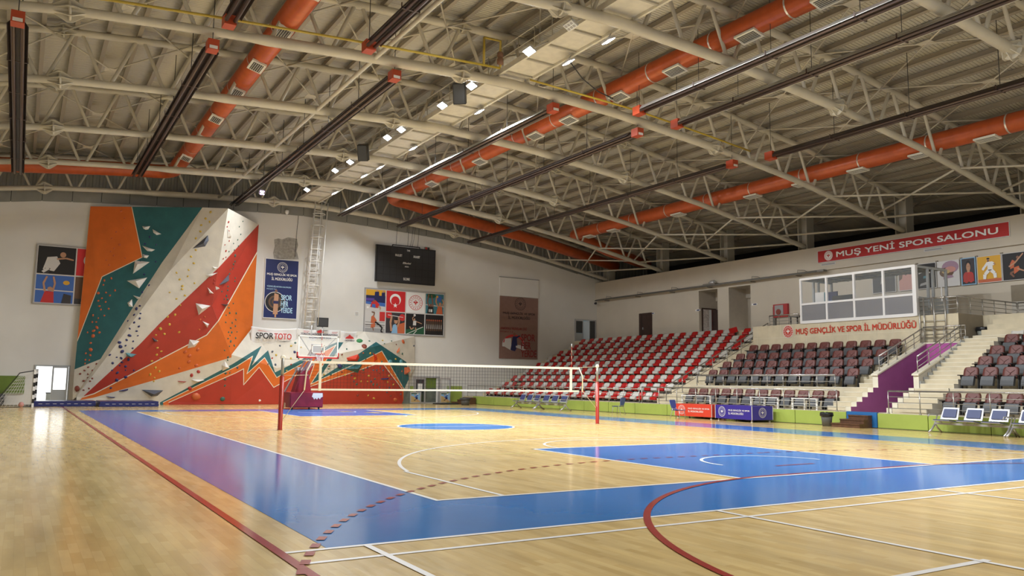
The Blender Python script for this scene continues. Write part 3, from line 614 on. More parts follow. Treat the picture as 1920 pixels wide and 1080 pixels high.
hs(Z3_,'h_navy',[(680,70,.1),(648,98,.13),(625,157,.1),(685,143),(565,215),(678,190,.1),(625,230,.09),(670,268,.1),(582,288,.09),(648,313,.09),(580,355,.15),(660,357),(553,398,.1),(615,411),(483,422,.14),(542,453),(493,462,.15),(610,478),(510,509,.14),(390,542,.1),(457,565),(500,573,.12),(570,587,.12),(418,620,.1),(507,612,.1),(485,643),(542,653,.1),(543,688),(412,690),(463,714,.13),(622,690),(543,755,.13),(458,785,.14),(400,860,.1)])
hs(Z3_,'h_yellow',[(1070,62),(1018,155,.1),(948,175,.1),(965,248,.1),(878,290,.13),(917,340,.1),(835,350),(1058,322,.1),(845,405),(848,474,.1),(885,508,.1),(842,540,.1),(877,574),(795,601,.1),(830,665,.11),(867,700,.1),(780,730,.12),(820,763),(815,795)])
hs(Z2_,'h_yellow',[(512,150,.1),(463,216,.1),(503,248,.1),(418,282,.1),(410,347,.1),(365,415,.1),(363,534,.09),(315,600,.1),(342,667,.1),(290,735,.09),(168,763,.09),(282,799),(200,831,.1),(350,869),(228,898,.1),(225,929,.1),(98,962),(254,994,.1),(168,1027,.09)])
hs(Z2_,'h_red',[(692,250,.11),(679,297),(697,340),(701,373),(699,441),(655,481),(665,542,.11),(665,607),(638,622,.09),(550,838,.1),(545,870,.09),(528,785)])
hs(Z2_,'h_green',[(837,243),(801,297),(816,375),(785,430),(743,467),(792,493),(750,533),(697,549),(759,590,.14),(757,650,.09),(742,678,.1),(735,720),(709,733),(702,774,.1),(760,817),(757,850),(687,903,.09),(684,941,.09),(625,954),(672,998,.1),(650,1031),(683,1033,.1)])
hs(Z4_,'h_green',[(705,47),(663,88,.09),(670,138,.1),(733,141,.1),(637,160),(728,204,.1),(632,228),(694,233,.1),(725,265,.09),(680,283,.1),(660,323,.09),(690,325,.1),(741,320),(673,354),(655,385,.09),(728,380,.09),(680,412,.12),(713,452,.1),(668,458),(622,498),(655,565,.1),(652,592),(628,636),(645,662),(633,720,.1),(672,715),(628,778,.1),(625,838,.1),(602,967,.2),(745,668,.1)])
hs(Z4_,'h_orange',[(432,175),(387,203,.09),(378,298,.09),(243,513,.15),(365,490,.15),(284,550,.15),(278,607,.15),(350,643,.14),(190,670,.1),(345,943,.36)])
hs(Z4_,'h_red',[(370,703,.15),(305,738,.15),(420,75,.1),(375,102,.1),(316,418,.12),(440,245,.1),(373,797,.12),(288,865,.18)])
hs(Z4_,'h_white',[(718,985,.1),(960,985,.1)])
Ht = list(H); H = []
hs(Z5_,'h_slate',[(450,378,.1),(485,533,.11),(540,307,.08),(32,568,.1)]); hs(Z5_,'h_yellow',[(495,417,.1),(673,308,.1),(671,458,.1),(620,603),(792,325,.09)])
hs(Z5_,'h_red',[(447,455,.09),(672,530)]); hs(Z5_,'h_brown',[(397,527,.1)]); hs(Z5_,'h_green',[(722,273,.1),(573,718,.1),(761,460,.07),(855,540,.08),(885,662,.09)]); hs(Z5_,'h_navy',[(715,382,.12)]); hs(Z5_,'h_white',[(298,960,.1)])
hs(Z6_,'h_leaf',[(470,250,.28)]); hs(Z6_,'h_green',[(588,252,.1),(767,284,.08),(852,252,.09),(980,402,.1),(318,347,.1),(543,462,.09),(203,518,.1),(105,582,.09),(437,765,.12),(653,700,.1),(635,768,.12),(678,768,.1),(850,705,.1),(128,652,.09),(515,598,.1),(735,497,.1)])
hs(Z6_,'h_yellow',[(745,245,.09),(598,395,.1),(580,665,.1),(413,694,.12),(487,730,.09),(805,738,.1),(872,770,.11),(820,665,.1),(573,900,.09),(640,933,.13),(900,465,.11),(297,655,.09),(565,732,.08),(50,650,.09)])
hs(Z6_,'h_orange',[(990,258,.22),(515,393),(975,610,.08),(895,950,.2)]); hs(Z6_,'h_maroon',[(528,316,.27),(907,292),(262,412,.09),(110,550,.09),(512,630,.09),(710,632,.09),(842,903,.09),(448,898,.12),(262,622,.1)])
hs(Z6_,'h_slate',[(1117,308,.09),(768,355),(280,550,.08),(565,567,.1),(635,600,.1),(673,600,.1),(717,567,.09),(753,600,.1),(375,661,.1),(403,730,.1),(607,733,.12),(825,805,.1),(707,803),(797,862,.1),(960,885,.1)]); hs(Z6_,'h_navy',[(235,550,.24)]); hs(Z6_,'h_cyan',[(835,503,.26),(965,500,.22)])
def hold_geo(b, p, n, r, m, seed):
    rn = random.Random(seed); a = n.orthogonal().normalized(); c = n.cross(a); th = rn.random()*6.28; a, c = a*math.cos(th)+c*math.sin(th), c*math.cos(th)-a*math.sin(th)
    k = len(b.v); N = 8; sq = .62+.3*rn.random(); jit = [1+.18*(rn.random()-.5) for _ in range(N)]
    for rr, h in ((1,-.05),(.9,.2),(.5,.4)):
        for j in range(N): t = 2*PI*j/N; b.v.append(tuple(p+(a*math.cos(t)+c*math.sin(t)*sq)*r*rr*jit[j]+n*r*h))
    b.v.append(tuple(p+n*r*.43)); b.mi(m)
    for i in range(2):
        for j in range(N): b.f.append([k+i*N+j,k+i*N+(j+1)%N,k+(i+1)*N+(j+1)%N,k+(i+1)*N+j]); b.m.append(b.mi(m)); b.sm.append(True)
    for j in range(N): b.f.append([k+2*N+j,k+2*N+(j+1)%N,k+3*N]); b.m.append(b.mi(m)); b.sm.append(True)
CN = dict(h_orange='orange',h_red='red',h_navy='navy',h_yellow='yellow',h_green='dark green',h_leaf='bright green',h_black='black',h_brown='brown',h_white='white',h_slate='dark grey',h_cyan='pale blue',h_maroon='brown red')
def place_holds(F, L, par, keep):
    L = sorted(L, key=lambda h: -h[3]); rest = MB(); nr = 0
    for i, (x, y, m, r) in enumerate(L):
        q = F.hit(x, y)
        if not q: continue
        p, n = q; p = p+n*.012
        if i < keep:
            b = MB(); hold_geo(b, p, n, r, m, i); o = b.build('climbing_hold', par, fix=False); o['label'] = CN[m]+' climbing hold'
        else: hold_geo(rest, p, n, r, m, i); nr += 1
    if nr: o = rest.build('climbing_hold', par, fix=False); o['kind'] = 'stuff'; o['label'] = 'remaining small climbing holds'
def volume(F, zz, pts, m, h, par, label, apex=None):
    P = z(*zz, pts); q = [F.hit(*p) for p in P]
    if any(k is None for k in q): q = [k for k in q if k]
    if len(q) < 3: return
    n = sum((k[1] for k in q), Vector())/len(q); n.normalize(); pp = [k[0]+n*.012 for k in q]; c = sum(pp, Vector())/len(pp)
    if apex: c = F.hit(*z(*zz,[apex])[0])[0]
    ap = c+n*h; b = MB()
    for i in range(len(pp)): b.face([pp[i], pp[(i+1)%len(pp)], ap], m)
    o = b.build('climbing_volume', par); o['label'] = label
for zz, pts, m, h, lab in ((Z1_,[(738,292),(820,292),(800,325),(775,330),(750,318)],'h_white',.18,'white wedge'),(Z1_,[(843,322),(932,372),(885,382),(852,360)],'h_white',.16,'white wedge'),(Z1_,[(738,490),(870,530),(835,548),(790,545)],'h_white',.2,'white wedge'),
    (Z1_,[(745,575),(808,590),(785,618),(750,610)],'h_white',.15,'white wedge'),(Z1_,[(665,640),(815,655),(645,775)],'h_white',.3,'white triangular volume'),(Z1_,[(583,845),(790,812),(708,922)],'h_white',.3,'white triangular volume'),(Z1_,[(645,992),(740,1018),(690,1030)],'h_white',.12,'white wedge'),
    (Z3_,[(560,40),(605,5),(612,80),(575,75)],'h_white',.15,'white wedge'),(Z3_,[(540,520),(648,535),(610,565),(560,560)],'h_cyan',.35,'pale blue bowl shaped volume'),(Z3_,[(797,370),(858,410),(815,415)],'h_slate',.2,'dark wedge'),(Z3_,[(697,877),(905,883),(850,935),(790,942)],'h_slate',.3,'dark grey angular volume'),
    (Z3_,[(477,888),(520,878),(568,868),(565,882),(520,893),(480,893)],'h_navy',.12,'long navy hold'),(Z3_,[(350,938),(400,945),(445,948),(430,958),(395,955)],'h_navy',.12,'long navy hold'),
    (Z2_,[(485,383),(493,435),(457,497),(330,517)],'h_slate',.25,'dark grey angular volume'),(Z2_,[(683,320),(700,400),(712,415),(680,405)],'h_white',.15,'white wedge'),(Z2_,[(450,785),(583,762),(510,803)],'h_white',.25,'white wedge'),(Z2_,[(480,910),(545,975),(500,970)],'h_white',.2,'white wedge'),
    (Z2_,[(560,900),(595,915),(565,938)],'h_white',.15,'white wedge'),(Z2_,[(530,700),(590,712),(545,735)],'h_white',.15,'white wedge'),(Z2_,[(695,778),(690,820),(660,873),(597,888)],'h_slate',.22,'dark grey wedge'),
    (Z4_,[(343,43),(487,68),(372,158)],'h_white',.35,'white triangular volume'),(Z4_,[(410,217),(475,243),(455,280)],'h_white',.25,'white wedge'),(Z4_,[(285,393),(380,408),(335,465),(265,478)],'h_white',.25,'white volume'),(Z4_,[(598,640),(625,600),(670,665),(600,697)],'h_white',.25,'white volume'),
    (Z4_,[(298,778),(430,782),(350,812)],'h_white',.25,'white wedge'),(Z4_,[(585,52),(658,55),(630,75)],'h_slate',.22,'dark grey wedge'),(Z4_,[(670,520),(725,560),(690,552)],'h_slate',.2,'dark grey wedge'),(Z4_,[(165,792),(215,796),(258,798),(235,808),(180,800)],'h_red',.12,'long red hold')):
    volume(tall, zz, pts, m, h, cl, lab)
for zz, pts, m, h, lab in ((Z6_,[(315,450),(455,407),(468,450),(445,490),(330,485)],'cart_red',.32,'large red bowl shaped volume'),(Z6_,[(622,385),(675,425),(683,465),(640,500),(650,440)],'cart_red',.22,'red crescent hold'),(Z6_,[(945,322),(942,370),(915,400),(910,375)],'h_orange',.14,'orange crescent hold'),
    (Z6_,[(295,583),(435,520),(510,515),(450,632)],'climb_teal',.4,'large teal volume'),(Z6_,[(725,695),(820,688),(815,708),(728,712)],'h_navy',.16,'long navy hold'),(Z6_,[(1003,563),(1060,560),(1050,600),(1035,648),(1003,648)],'h_orange',.35,'large orange block volume')):
    volume(low, zz, pts, m, h, bw, lab)
place_holds(tall, Ht, cl, 70); place_holds(low, H, bw, 70)
# ================================================================= PRINTED BOARDS
class Board:
    """flat board on a wall: org lower-left, u right, v up, size w x h (metres)"""
    def __init__(s, name, label, cat, org, u, v, w, h, back, frame=None, th=.05, group=None, fw=.04):
        s.u, s.v, s.w, s.h = Vector(u), Vector(v), w, h; s.n = s.u.cross(s.v).normalized(); s.org = Vector(org)
        s.t = thing(name, label, cat, s.org, group)
        b = MB(); b.prism([s.org, s.org+s.u*w, s.org+s.u*w+s.v*h, s.org+s.v*h], s.n*th, back); b.build('panel', s.t); s.o = s.org+s.n*(th+.003); s.k = 0
        if frame:
            b = MB(); f = fw
            for a, c in (((-f,-f),(w+f,0)),((-f,h),(w+f,h+f)),((-f,0),(0,h)),((w,0),(w+f,h))):
                q = [s.org+s.u*a[0]+s.v*a[1], s.org+s.u*c[0]+s.v*a[1], s.org+s.u*c[0]+s.v*c[1], s.org+s.u*a[0]+s.v*c[1]]; b.prism(q, s.n*(th+.015), frame)
            b.build('frame', s.t)
    def art(s, shapes, name='picture', x0=0, y0=0, w=None, h=None):
        """shapes in 0..1 of the cell"""
        w = w or s.w; h = h or s.h; b = MB(); cell = [(0,0),(1,0),(1,1),(0,1)]
        for i, (m, pts) in enumerate(shapes):
            q = clip_conv(pts, cell) if len(pts) <= 4 or all(0 <= x <= 1 and 0 <= y <= 1 for x, y in pts) else None
            q = pts if all(0 <= x <= 1 and 0 <= y <= 1 for x, y in pts) else [(min(1,max(0,x)), min(1,max(0,y))) for x, y in pts]
            b.flat([s.o+s.u*(x0+x*w)+s.v*(y0+y*h)+s.n*(.003+.0025*i) for x, y in q], m)
        return b.build(name, s.t, fix=False)
    def text(s, body, x, y, w, h, m, weight=.012, name='lettering', shear=0): return text(name, body, s.o+s.u*x+s.v*y, s.u, s.v, w, h, m, s.t, weight, .02, shear)
    def emblem(s, x, y, R, m, back=None, sq=1): return emblem('emblem', s.o+s.u*x+s.v*y, s.u, s.v, R, m, s.t, back, .014, sq)
def limb(*p, w=.05):
    """thick polyline as polygons list"""
    out = []
    for a, b in zip(p[:-1], p[1:]):
        dx, dy = b[0]-a[0], b[1]-a[1]; L = math.hypot(dx, dy) or 1; nx, ny = -dy/L*w/2, dx/L*w/2
        out.append([(a[0]+nx,a[1]+ny),(b[0]+nx*.8,b[1]+ny*.8),(b[0]-nx*.8,b[1]-ny*.8),(a[0]-nx,a[1]-ny)])
    return out
def full(m): return (m, [(0,0),(1,0),(1,1),(0,1)])
def L(m, *p, w=.05): return [(m, q) for q in limb(*p, w=w)]
def star(cx, cy, R, sx=1): return [(cx+sx*(R if i%2==0 else R*.4)*math.cos(PI/2+i*PI/5), cy+(R if i%2==0 else R*.4)*math.sin(PI/2+i*PI/5)) for i in range(10)]
A_fut = [full('a_navy'),('a_yellow',[(0,.72),(1,.72),(1,1),(0,1)]),('a_purple',[(0,.45),(.5,.45),(.5,.58),(0,.58)]),('a_lgrey',[(0,0),(1,0),(1,.3),(0,.3)]),('a_blue',[(0,.3),(1,.2),(1,.38),(0,.42)]),('a_navy',[(.42,.5),(.68,.5),(.66,.92),(.45,.9)]),('skin',ell(.55,.95,.05,.045,10)),('a_navy',[(.78,.4),(.98,.4),(.97,.9),(.8,.88)]),('skin',ell(.88,.93,.05,.05,10)),('a_red',[(.22,.15),(.62,.12),(.7,.3),(.5,.48),(.3,.42)]),('skin_dark',ell(.42,.46,.06,.055,10)),('a_blue',[(.3,.15),(.5,.12),(.48,.3),(.32,.3)]),('a_white',ell(.1,.13,.06,.055,10))]+L('skin',(.62,.2),(.75,.15),(.72,.05),w=.06)
A_flag = [full('a_flag'),('a_white',ell(.47,.58,.29,.29,28)),('a_flag',ell(.47,.51,.225,.235,28)),('a_white',star(.47,.30,.13))]
A_vol = [full('a_teal'),('a_lgrey',[(0,.42),(1,.36),(1,.40),(0,.46)]),('a_black',[(.08,0),(.45,0),(.42,.36),(.14,.38)]),('a_orange',[(.58,0),(.95,0),(.9,.38),(.68,.42)]),('skin_dark',ell(.28,.42,.07,.08,10)),('skin',ell(.8,.5,.08,.09,10)),('a_green',ell(.3,.9,.25,.12,14)),('a_blue',[(.6,.7),(.8,.6),(.9,.85),(.7,.95)]),('a_yellow',ell(.63,.87,.06,.06,12)),('a_white',[(.17,.08),(.22,.08),(.22,.22),(.17,.22)]),('a_white',[(.26,.08),(.36,.08),(.36,.22),(.26,.22)])]+L('skin_dark',(.18,.35),(.08,.6),(.15,.98),w=.07)+L('skin_dark',(.4,.33),(.36,.6),(.3,.95),w=.07)+L('skin',(.68,.35),(.55,.6),(.58,.85),w=.08)+L('skin',(.9,.4),(.97,.6),(.9,.75),w=.07)
A_break = [full('a_lgrey'),('a_grey',[(0,.25),(1,.25),(1,.3),(0,.3)]),('a_grey',[(0,.46),(1,.46),(1,.5),(0,.5)]),('a_dark',[(0,.34),(1,.34),(1,.37),(0,.37)]),('a_red',[(.72,.55),(1,.55),(1,1),(.72,1)]),('a_grey',[(0,0),(1,0),(1,.2),(0,.2)]),('a_orange',[(.28,.45),(.5,.42),(.58,.58),(.4,.82),(.3,.75)]),('skin_dark',ell(.46,.36,.06,.06,10)),('a_orange',[(.28,.2),(.5,.25),(.5,.42),(.3,.4)])]+L('a_black',(.5,.5),(.75,.35),(.88,.2),w=.09)+L('skin_dark',(.42,.8),(.46,.95),(.3,.98),w=.06)+L('a_black',(.86,.22),(.8,.05),(.9,.02),w=.07)+L('skin_dark',(.38,.25),(.42,.08),w=.05)
A_lift = [full('a_dark'),('a_orange',[(.45,0),(1,0),(1,.55),(.55,.4)]),('a_red',ell(.14,.88,.17,.17,16)),('a_red',ell(.86,.78,.17,.17,16)),('a_white',[(.1,.86),(.9,.78),(.9,.8),(.1,.89)]),('a_sky',[(.3,0),(.62,0),(.6,.35),(.5,.45),(.38,.4)]),('skin',ell(.53,.58,.1,.12,14)),('a_black',ell(.53,.68,.1,.05,12))]+L('skin',(.3,.1),(.24,.5),(.3,.85),w=.11)+L('skin',(.6,.3),(.7,.55),(.65,.8),w=.09)
A_badm = [full('a_black'),('a_green',[(0,0),(1,0),(1,.38),(0,.2)]),('a_white',[(.05,0),(.1,0),(.95,.36),(.92,.38)]),('a_white',[(.4,0),(.44,0),(.6,.16),(.58,.18)]),('a_lgrey',[(.38,.42),(.55,.42),(.56,.66),(.4,.66)]),('skin',ell(.46,.72,.045,.055,10)),('a_dark',[(.38,.3),(.56,.3),(.55,.43),(.38,.43)]),('a_lgrey',ell(.46,.93,.06,.06,14))]+L('skin',(.4,.64),(.34,.78),(.44,.88),w=.04)+L('skin',(.55,.62),(.7,.58),(.86,.52),w=.04)+L('skin',(.42,.32),(.3,.22),(.2,.36),w=.06)+L('skin',(.52,.32),(.54,.2),w=.06)
A_dance = [full('a_black')]+sum([[('a_brown',[(.06+.11*i,.2),(.12+.11*i,.2),(.12+.11*i,.66),(.06+.11*i,.66)]),('a_orange',ell(.09+.11*i,.72,.03,.05,8)),('a_lgrey',[(.07+.11*i,.3),(.11+.11*i,.3),(.1+.11*i,.52),(.08+.11*i,.52)])] for i in range(8)], [])
# ---- 4 x 2 picture board on the end wall
p0 = at(1,YW-.08,683,622); o = Vector((13.72,YW-.02,4.34)); W4, H4 = 5.42, 2.72
bd = Board('picture_board','framed board of eight sports pictures below the scoreboard','picture board',o,EX,EZ,W4,H4,'a_lgrey','a_grey',.05,fw=.06)
def emb_art(b, cx, cy): pass
cw_, ch_ = W4/4, H4/2
for i, a in enumerate((A_break,A_lift,A_badm,A_dance,A_fut,A_flag,None,A_vol)):
    x, y = (i%4)*cw_+.035, (i//4)*ch_+.035
    if a is None:
        bd.art([full('a_white')],'picture',x,y,cw_-.07,ch_-.07); bd.emblem(x+(cw_-.07)/2,y+(ch_-.07)/2,.48,'a_red')
    else: bd.art(a,'picture',x,y,cw_-.07,ch_-.07)
# ---- left 2 x 2 board, partly behind the climbing wall
a0 = at(1,YW-.05,64,588); a1 = at(1,YW-.05,72,496); o = Vector((-3.86,YW-.02,5.1))
A_ball = [full('a_black'),('a_lgrey',[(.15,.15),(.45,.1),(.6,.4),(.5,.65),(.25,.6)]),('skin',ell(.66,.72,.08,.1,12)),('a_dark',[(.2,.0),(.3,0),(.35,.2),(.2,.2)])]+L('skin',(.5,.55),(.75,.6),(.95,.55),w=.06)+L('a_lgrey',(.3,.2),(.15,.05),w=.1)
A_vb2 = [full('a_blue'),('a_lgrey',[(0,.44),(1,.42),(1,.46),(0,.48)]),('a_red',[(.15,0),(.5,0),(.48,.4),(.25,.42)]),('skin',ell(.38,.5,.07,.08,10)),('a_yellow',ell(.8,.75,.09,.08,12)),('a_dark',[(.7,0),(.95,0),(.95,.3),(.75,.35)])]+L('skin',(.25,.4),(.2,.7),(.28,.95),w=.06)+L('skin',(.45,.4),(.5,.7),(.45,.95),w=.06)
A_run = [full('a_brown'),('a_dark',[(0,0),(1,0),(1,.2),(0,.2)]),('a_lgrey',[(.4,.35),(.6,.35),(.62,.65),(.42,.62)]),('skin',ell(.55,.74,.06,.07,10))]+L('skin',(.5,.36),(.3,.25),(.2,.05),w=.07)+L('skin',(.55,.36),(.75,.3),w=.07)
bd = Board('picture_board','framed board of four sports pictures left of the climbing wall','picture board',o,EX,EZ,3.5,2.95,'a_lgrey','a_grey',.05,fw=.05)
for i, a in enumerate((A_vb2,A_run,A_ball,A_flag)): bd.art(a,'picture',(i%2)*1.75+.03,(i//2)*1.475+.03,1.69,1.41)
# ---- navy vertical banner
o = Vector((7.56,YW-.02,4.95)); bd = Board('banner','tall navy banner with white lettering between climbing wall and ladder','banner',o,EX,EZ,1.92,3.42,'banner_navy','white_paint',.05,fw=.035)
bd.emblem(.98,2.98,.30,'sign_white'); bd.text('MUŞ GENÇLİK VE SPOR',.10,2.45,1.74,.19,'sign_white'); bd.text('İL MÜDÜRLÜĞÜ',.38,2.2,1.2,.2,'sign_white')
bd.text('YÜZME BİLMEYEN KALMASIN',.12,1.78,1.4,.11,'sky_text',.01); bd.text('PROJESİ İLE',.12,1.62,.56,.1,'sky_text',0)
bd.art([('a_lgrey',ell(.33,.27,.31,.175,28)),('a_black',ell(.33,.27,.29,.163,28)),('a_brown',ell(.33,.27,.20,.112,24)),('a_dark',ell(.33,.27,.15,.085,24)),('a_brown',ell(.33,.27,.09,.05,20)),('skin',[(.28,.06),(.42,.06),(.43,.4),(.3,.42)]),('a_navy',[(.28,.24),(.43,.24),(.43,.29),(.28,.29)]),('skin_dark',ell(.35,.46,.04,.025,10)),('skin',[(.33,.01),(.38,.01),(.38,.08),(.33,.08)])],'picture')
for k, w in enumerate(('SPOR','HER','YERDE')): bd.text(w,(.98,.98,.98)[k],1.06-.37*k,(.62,.42,.68)[k],.3,'sky_text',.014)
# ---- rose banner near the seats, with a blank board above it
o = Vector((23.37,YW-.02,3.0)); bd = Board('banner','tall dusty rose banner on the wall left of the red and white seats','banner',o,EX,EZ,3.08,4.24,'banner_rose',None,.04)
bd.emblem(1.62,3.78,.44,'banner_text'); bd.text('MUŞ GENÇLİK VE SPOR',.24,3.0,2.6,.22,'banner_text'); bd.text('İL MÜDÜRLÜĞÜ',.65,2.72,1.75,.23,'banner_text')
bd.text('ANADOLU YILDIZLAR LİGİ',.05,1.98,2.1,.2,'banner_red_text',.015); bd.text('PROJESİ İLE',.05,1.75,1.0,.15,'banner_red_text',0)
bd.art([('a_lgrey',ell(.36,.22,.29,.165,28,-.3,PI+.3)),('a_red',ell(.36,.24,.27,.15,28,0,PI)),('banner_rose',ell(.36,.22,.25,.135,28,0,PI)),('a_lgrey',[(.1,.2),(.3,.13),(.3,.33),(.14,.32)]),('a_navy',[(.28,.14),(.40,.12),(.46,.2),(.44,.36),(.34,.36)]),('skin_dark',ell(.38,.39,.035,.03,10))]+L('a_lgrey',(.42,.2),(.6,.16),(.68,.14),w=.03)+L('a_navy',(.42,.34),(.52,.37),w=.03),'picture')
for k, w in enumerate(('SPOR','HER','YERDE')): bd.text(w,1.72,1.25-.55*k,(1.12,.78,1.25)[k],.46,'banner_red_text',.014)
b = MB(); b.box((23.34,YW-.06,7.27),(26.5,YW-.005,8.53),'wall_end'); b.box((23.30,YW-.07,8.53),(26.54,YW-.005,8.57),'panel_grey'); tag(b.build('blank_board'),'blank cream board on the wall above the rose banner','board')
# ---- scoreboard
o = Vector((14.22,YW-.28,7.55)); bd = Board('scoreboard','wide black electronic scoreboard hanging on the end wall','scoreboard',o,EX,EZ,4.02,2.25,'led_black','black',.14,fw=.03)
tl = []
for i in range(9):
    for j in range(5): tl.append(('led_tile',[(.015+i*.109,.02+j*.195),(.118+i*.109,.02+j*.195),(.118+i*.109,.205+j*.195),(.015+i*.109,.205+j*.195)]))
b = MB()
for m, pts in tl: b.flat([bd.o+bd.u*x*4.02+bd.v*y*2.25 for x, y in pts], m)
b.build('display_tiles', bd.t, fix=False)
for s_, x, y, w, h in (('TIME',2.03,2.02,.22,.1),('FAUL/SET',1.25,1.65,.46,.14),('FAUL/SET',2.5,1.65,.44,.14),('PERİOD',1.92,1.0,.26,.09),('SCORE',1.84,.17,.43,.15)): bd.text(s_,x,y,w,h,'sign_white')
bd.text('ElSkorbol',1.77,1.2,.56,.12,'sign_white',shear=.3)
for x, y in ((1.05,1.35),(3.03,1.32),(1.03,.78),(3.03,.76)):
    text('lettering','HOME' if x < 2 else 'GUEST', bd.o+bd.u*(x+.08)+bd.v*y, bd.v, -bd.u, .3, .075, 'sign_white', bd.t, .02, -.02)
b = MB()
b.tube([(15.35,YW-.2,9.95),(17.25,YW-.2,9.95)],.03,'black',6)
for x in (15.36,17.24): b.tube([(x,YW-.2,9.8),(x,YW-.2,9.95)],.03,'black',6)
for x in (15.6,16.4,17.1): b.tube([(x,YW-.2,9.95),(x+.02,YW-.3,zb(x))],.012,'cable',4)
for x in (16.55,16.7): b.tube([(x,YW-.2,9.9),(x+.1,YW-.25,10.4),(x+.15,YW-.3,zb(x))],.01,'cable',4)
b.build('hanger', bd.t)
b = MB(); b.box((17.62,YW-.2,9.82),(17.95,YW-.05,10.03),'brown_face'); b.box((17.65,YW-.21,9.85),(17.76,YW-.2,10.0),'a_red'); b.box((17.8,YW-.21,9.85),(17.91,YW-.2,10.0),'a_dark'); tag(b.build('alarm_box'),'small box on the wall at the top right of the scoreboard','alarm box')
# ---- sign on the side wall and the lettering on the booth wall
o = Vector((XW-.145,19.05,7.87)); bd = Board('wall_sign','long red sign with white lettering high on the side wall','sign',o,SY,EZ,9.7,.60,'sign_red','a_lgrey',.03,fw=.03)
bd.emblem(.66,.30,.275,'sign_red','sign_white'); bd.text('MUŞ YENİ SPOR SALONU',1.15,.09,8.1,.44,'sign_white',.014)
for yy in (18.9,13.2): 
    b = MB(); b.box((XW-.16,yy-.9,7.68),(XW-.13,yy,7.80),'a_lgrey'); b.box((XW-.165,yy-.86,7.70),(XW-.16,yy-.04,7.78),'a_grey'); tag(b.build('air_grille'),'small grey air grille under the %s of the long red sign' % ('left end' if yy > 15 else 'middle'),'vent')
SX = 26.5
sg = thing('wall_lettering','red emblem and lettering on the cream wall below the glass booth','sign',(SX-.02,16.8,3.6))
emblem('emblem',(SX-.012,16.98,3.92),SY,EZ,.30,'sign_white',sg,'sign_red_text',.014)
text('lettering','MUŞ GENÇLİK VE SPOR İL MÜDÜRLÜĞÜ',(SX-.01,16.52,3.70),SY,EZ,5.9,.40,'sign_red_text',sg,.014,.014)
# ---- posters along the side wall
A_k = [full('a_yellow'),('a_orange',[(0,0),(1,0),(1,.12),(0,.12)]),('a_white',[(.42,.42),(.66,.42),(.64,.78),(.44,.78)]),('skin',ell(.47,.84,.06,.055,12)),('a_black',ell(.47,.9,.065,.035,12)),('a_black',ell(.47,.81,.035,.025,8)),('a_black',[(.42,.44),(.66,.44),(.66,.47),(.42,.47)])]+L('a_white',(.45,.74),(.3,.58),(.22,.48),w=.11)+L('a_white',(.62,.74),(.72,.7),(.66,.64),w=.09)+L('skin',(.7,.7),(.78,.66),w=.05)+L('a_white',(.48,.44),(.32,.3),(.3,.12),w=.15)+L('a_white',(.6,.44),(.74,.32),(.76,.14),w=.15)
A_box = [full('a_dark'),('a_black',ell(.5,.78,.2,.15,16)),('skin',ell(.5,.66,.16,.17,18)),('skin',[(.4,.4),(.6,.4),(.6,.55),(.4,.55)]),('a_red',[(.08,.1),(.92,.1),(.85,.42),(.6,.46),(.4,.46),(.15,.42)]),('h_red',ell(.32,.26,.24,.22,18)),('a_red',ell(.68,.26,.23,.21,18)),('h_red',ell(.68,.25,.19,.17,18)),('a_black',ell(.44,.69,.02,.015,6)),('a_black',ell(.56,.69,.02,.015,6))]
A_hand = [full('a_lgrey'),('a_violet',ell(.6,.75,.4,.25,18)),('a_brown',ell(.42,.55,.34,.2,18)),('a_pink',ell(.6,.66,.26,.12,16)),('a_tan',ell(.4,.58,.2,.08,14)),('a_violet',[(.25,.28),(.75,.34),(.7,.42),(.3,.44)])]
A_bb = [full('a_black'),('a_orange',[(.3,.4),(.45,.45),(.5,.7),(.4,.75),(.3,.6)]),('skin_dark',ell(.62,.82,.06,.06,10)),('h_orange',[(.45,.2),(.7,.35),(.65,.5),(.45,.45)])]+L('skin',(.25,.5),(.5,.62),(.85,.95),w=.06)+L('skin_dark',(.45,.3),(.3,.25),(.45,.1),w=.08)+L('skin',(.6,.4),(.85,.3),(.97,.33),w=.06)
A_mach = [full('a_black'),('a_lgrey',[(.05,.6),(.3,.66),(.28,.72),(.08,.68)]),('a_teal',[(.3,.4),(.6,.42),(.6,.52),(.32,.5)]),('a_grey',[(.1,.1),(.5,.15),(.45,.25),(.15,.2)]),('a_lgrey',[(.5,.6),(.7,.6),(.7,.66),(.5,.68)])]
A_drk = [full('a_dark'),('a_grey',[(.1,.85),(.5,.9),(.9,.95),(.9,.97),(.4,.94)]),('a_grey',[(.35,.35),(.55,.5),(.5,.8),(.4,.7)])]
A_pk = [full('a_pink'),('a_brown',[(0,.4),(.2,.5),(.25,.7),(.1,.9),(0,.9)]),('a_brown',ell(.55,.85,.12,.05,10)),('a_pink',[(.3,.1),(.9,.1),(.9,.6),(.3,.6)]),('a_brown',ell(.45,.65,.06,.04,8))]
PO = [(15.95,14.75,A_drk,'dark poster on the side wall seen through the glass booth'),(14.55,13.75,A_pk,'pink and brown poster on the side wall seen through the glass booth'),(13.6,12.72,A_mach,'black poster of machinery behind the door side of the glass booth'),(12.62,11.64,A_hand,'pale poster of a bandaged hand right of the glass booth'),(11.50,10.93,A_box,'poster of a person in red boxing gloves on the side wall'),(10.81,9.81,A_k,'yellow poster of a karate fighter in white'),(9.74,8.74,A_bb,'black poster of two basketball players at the right edge')]
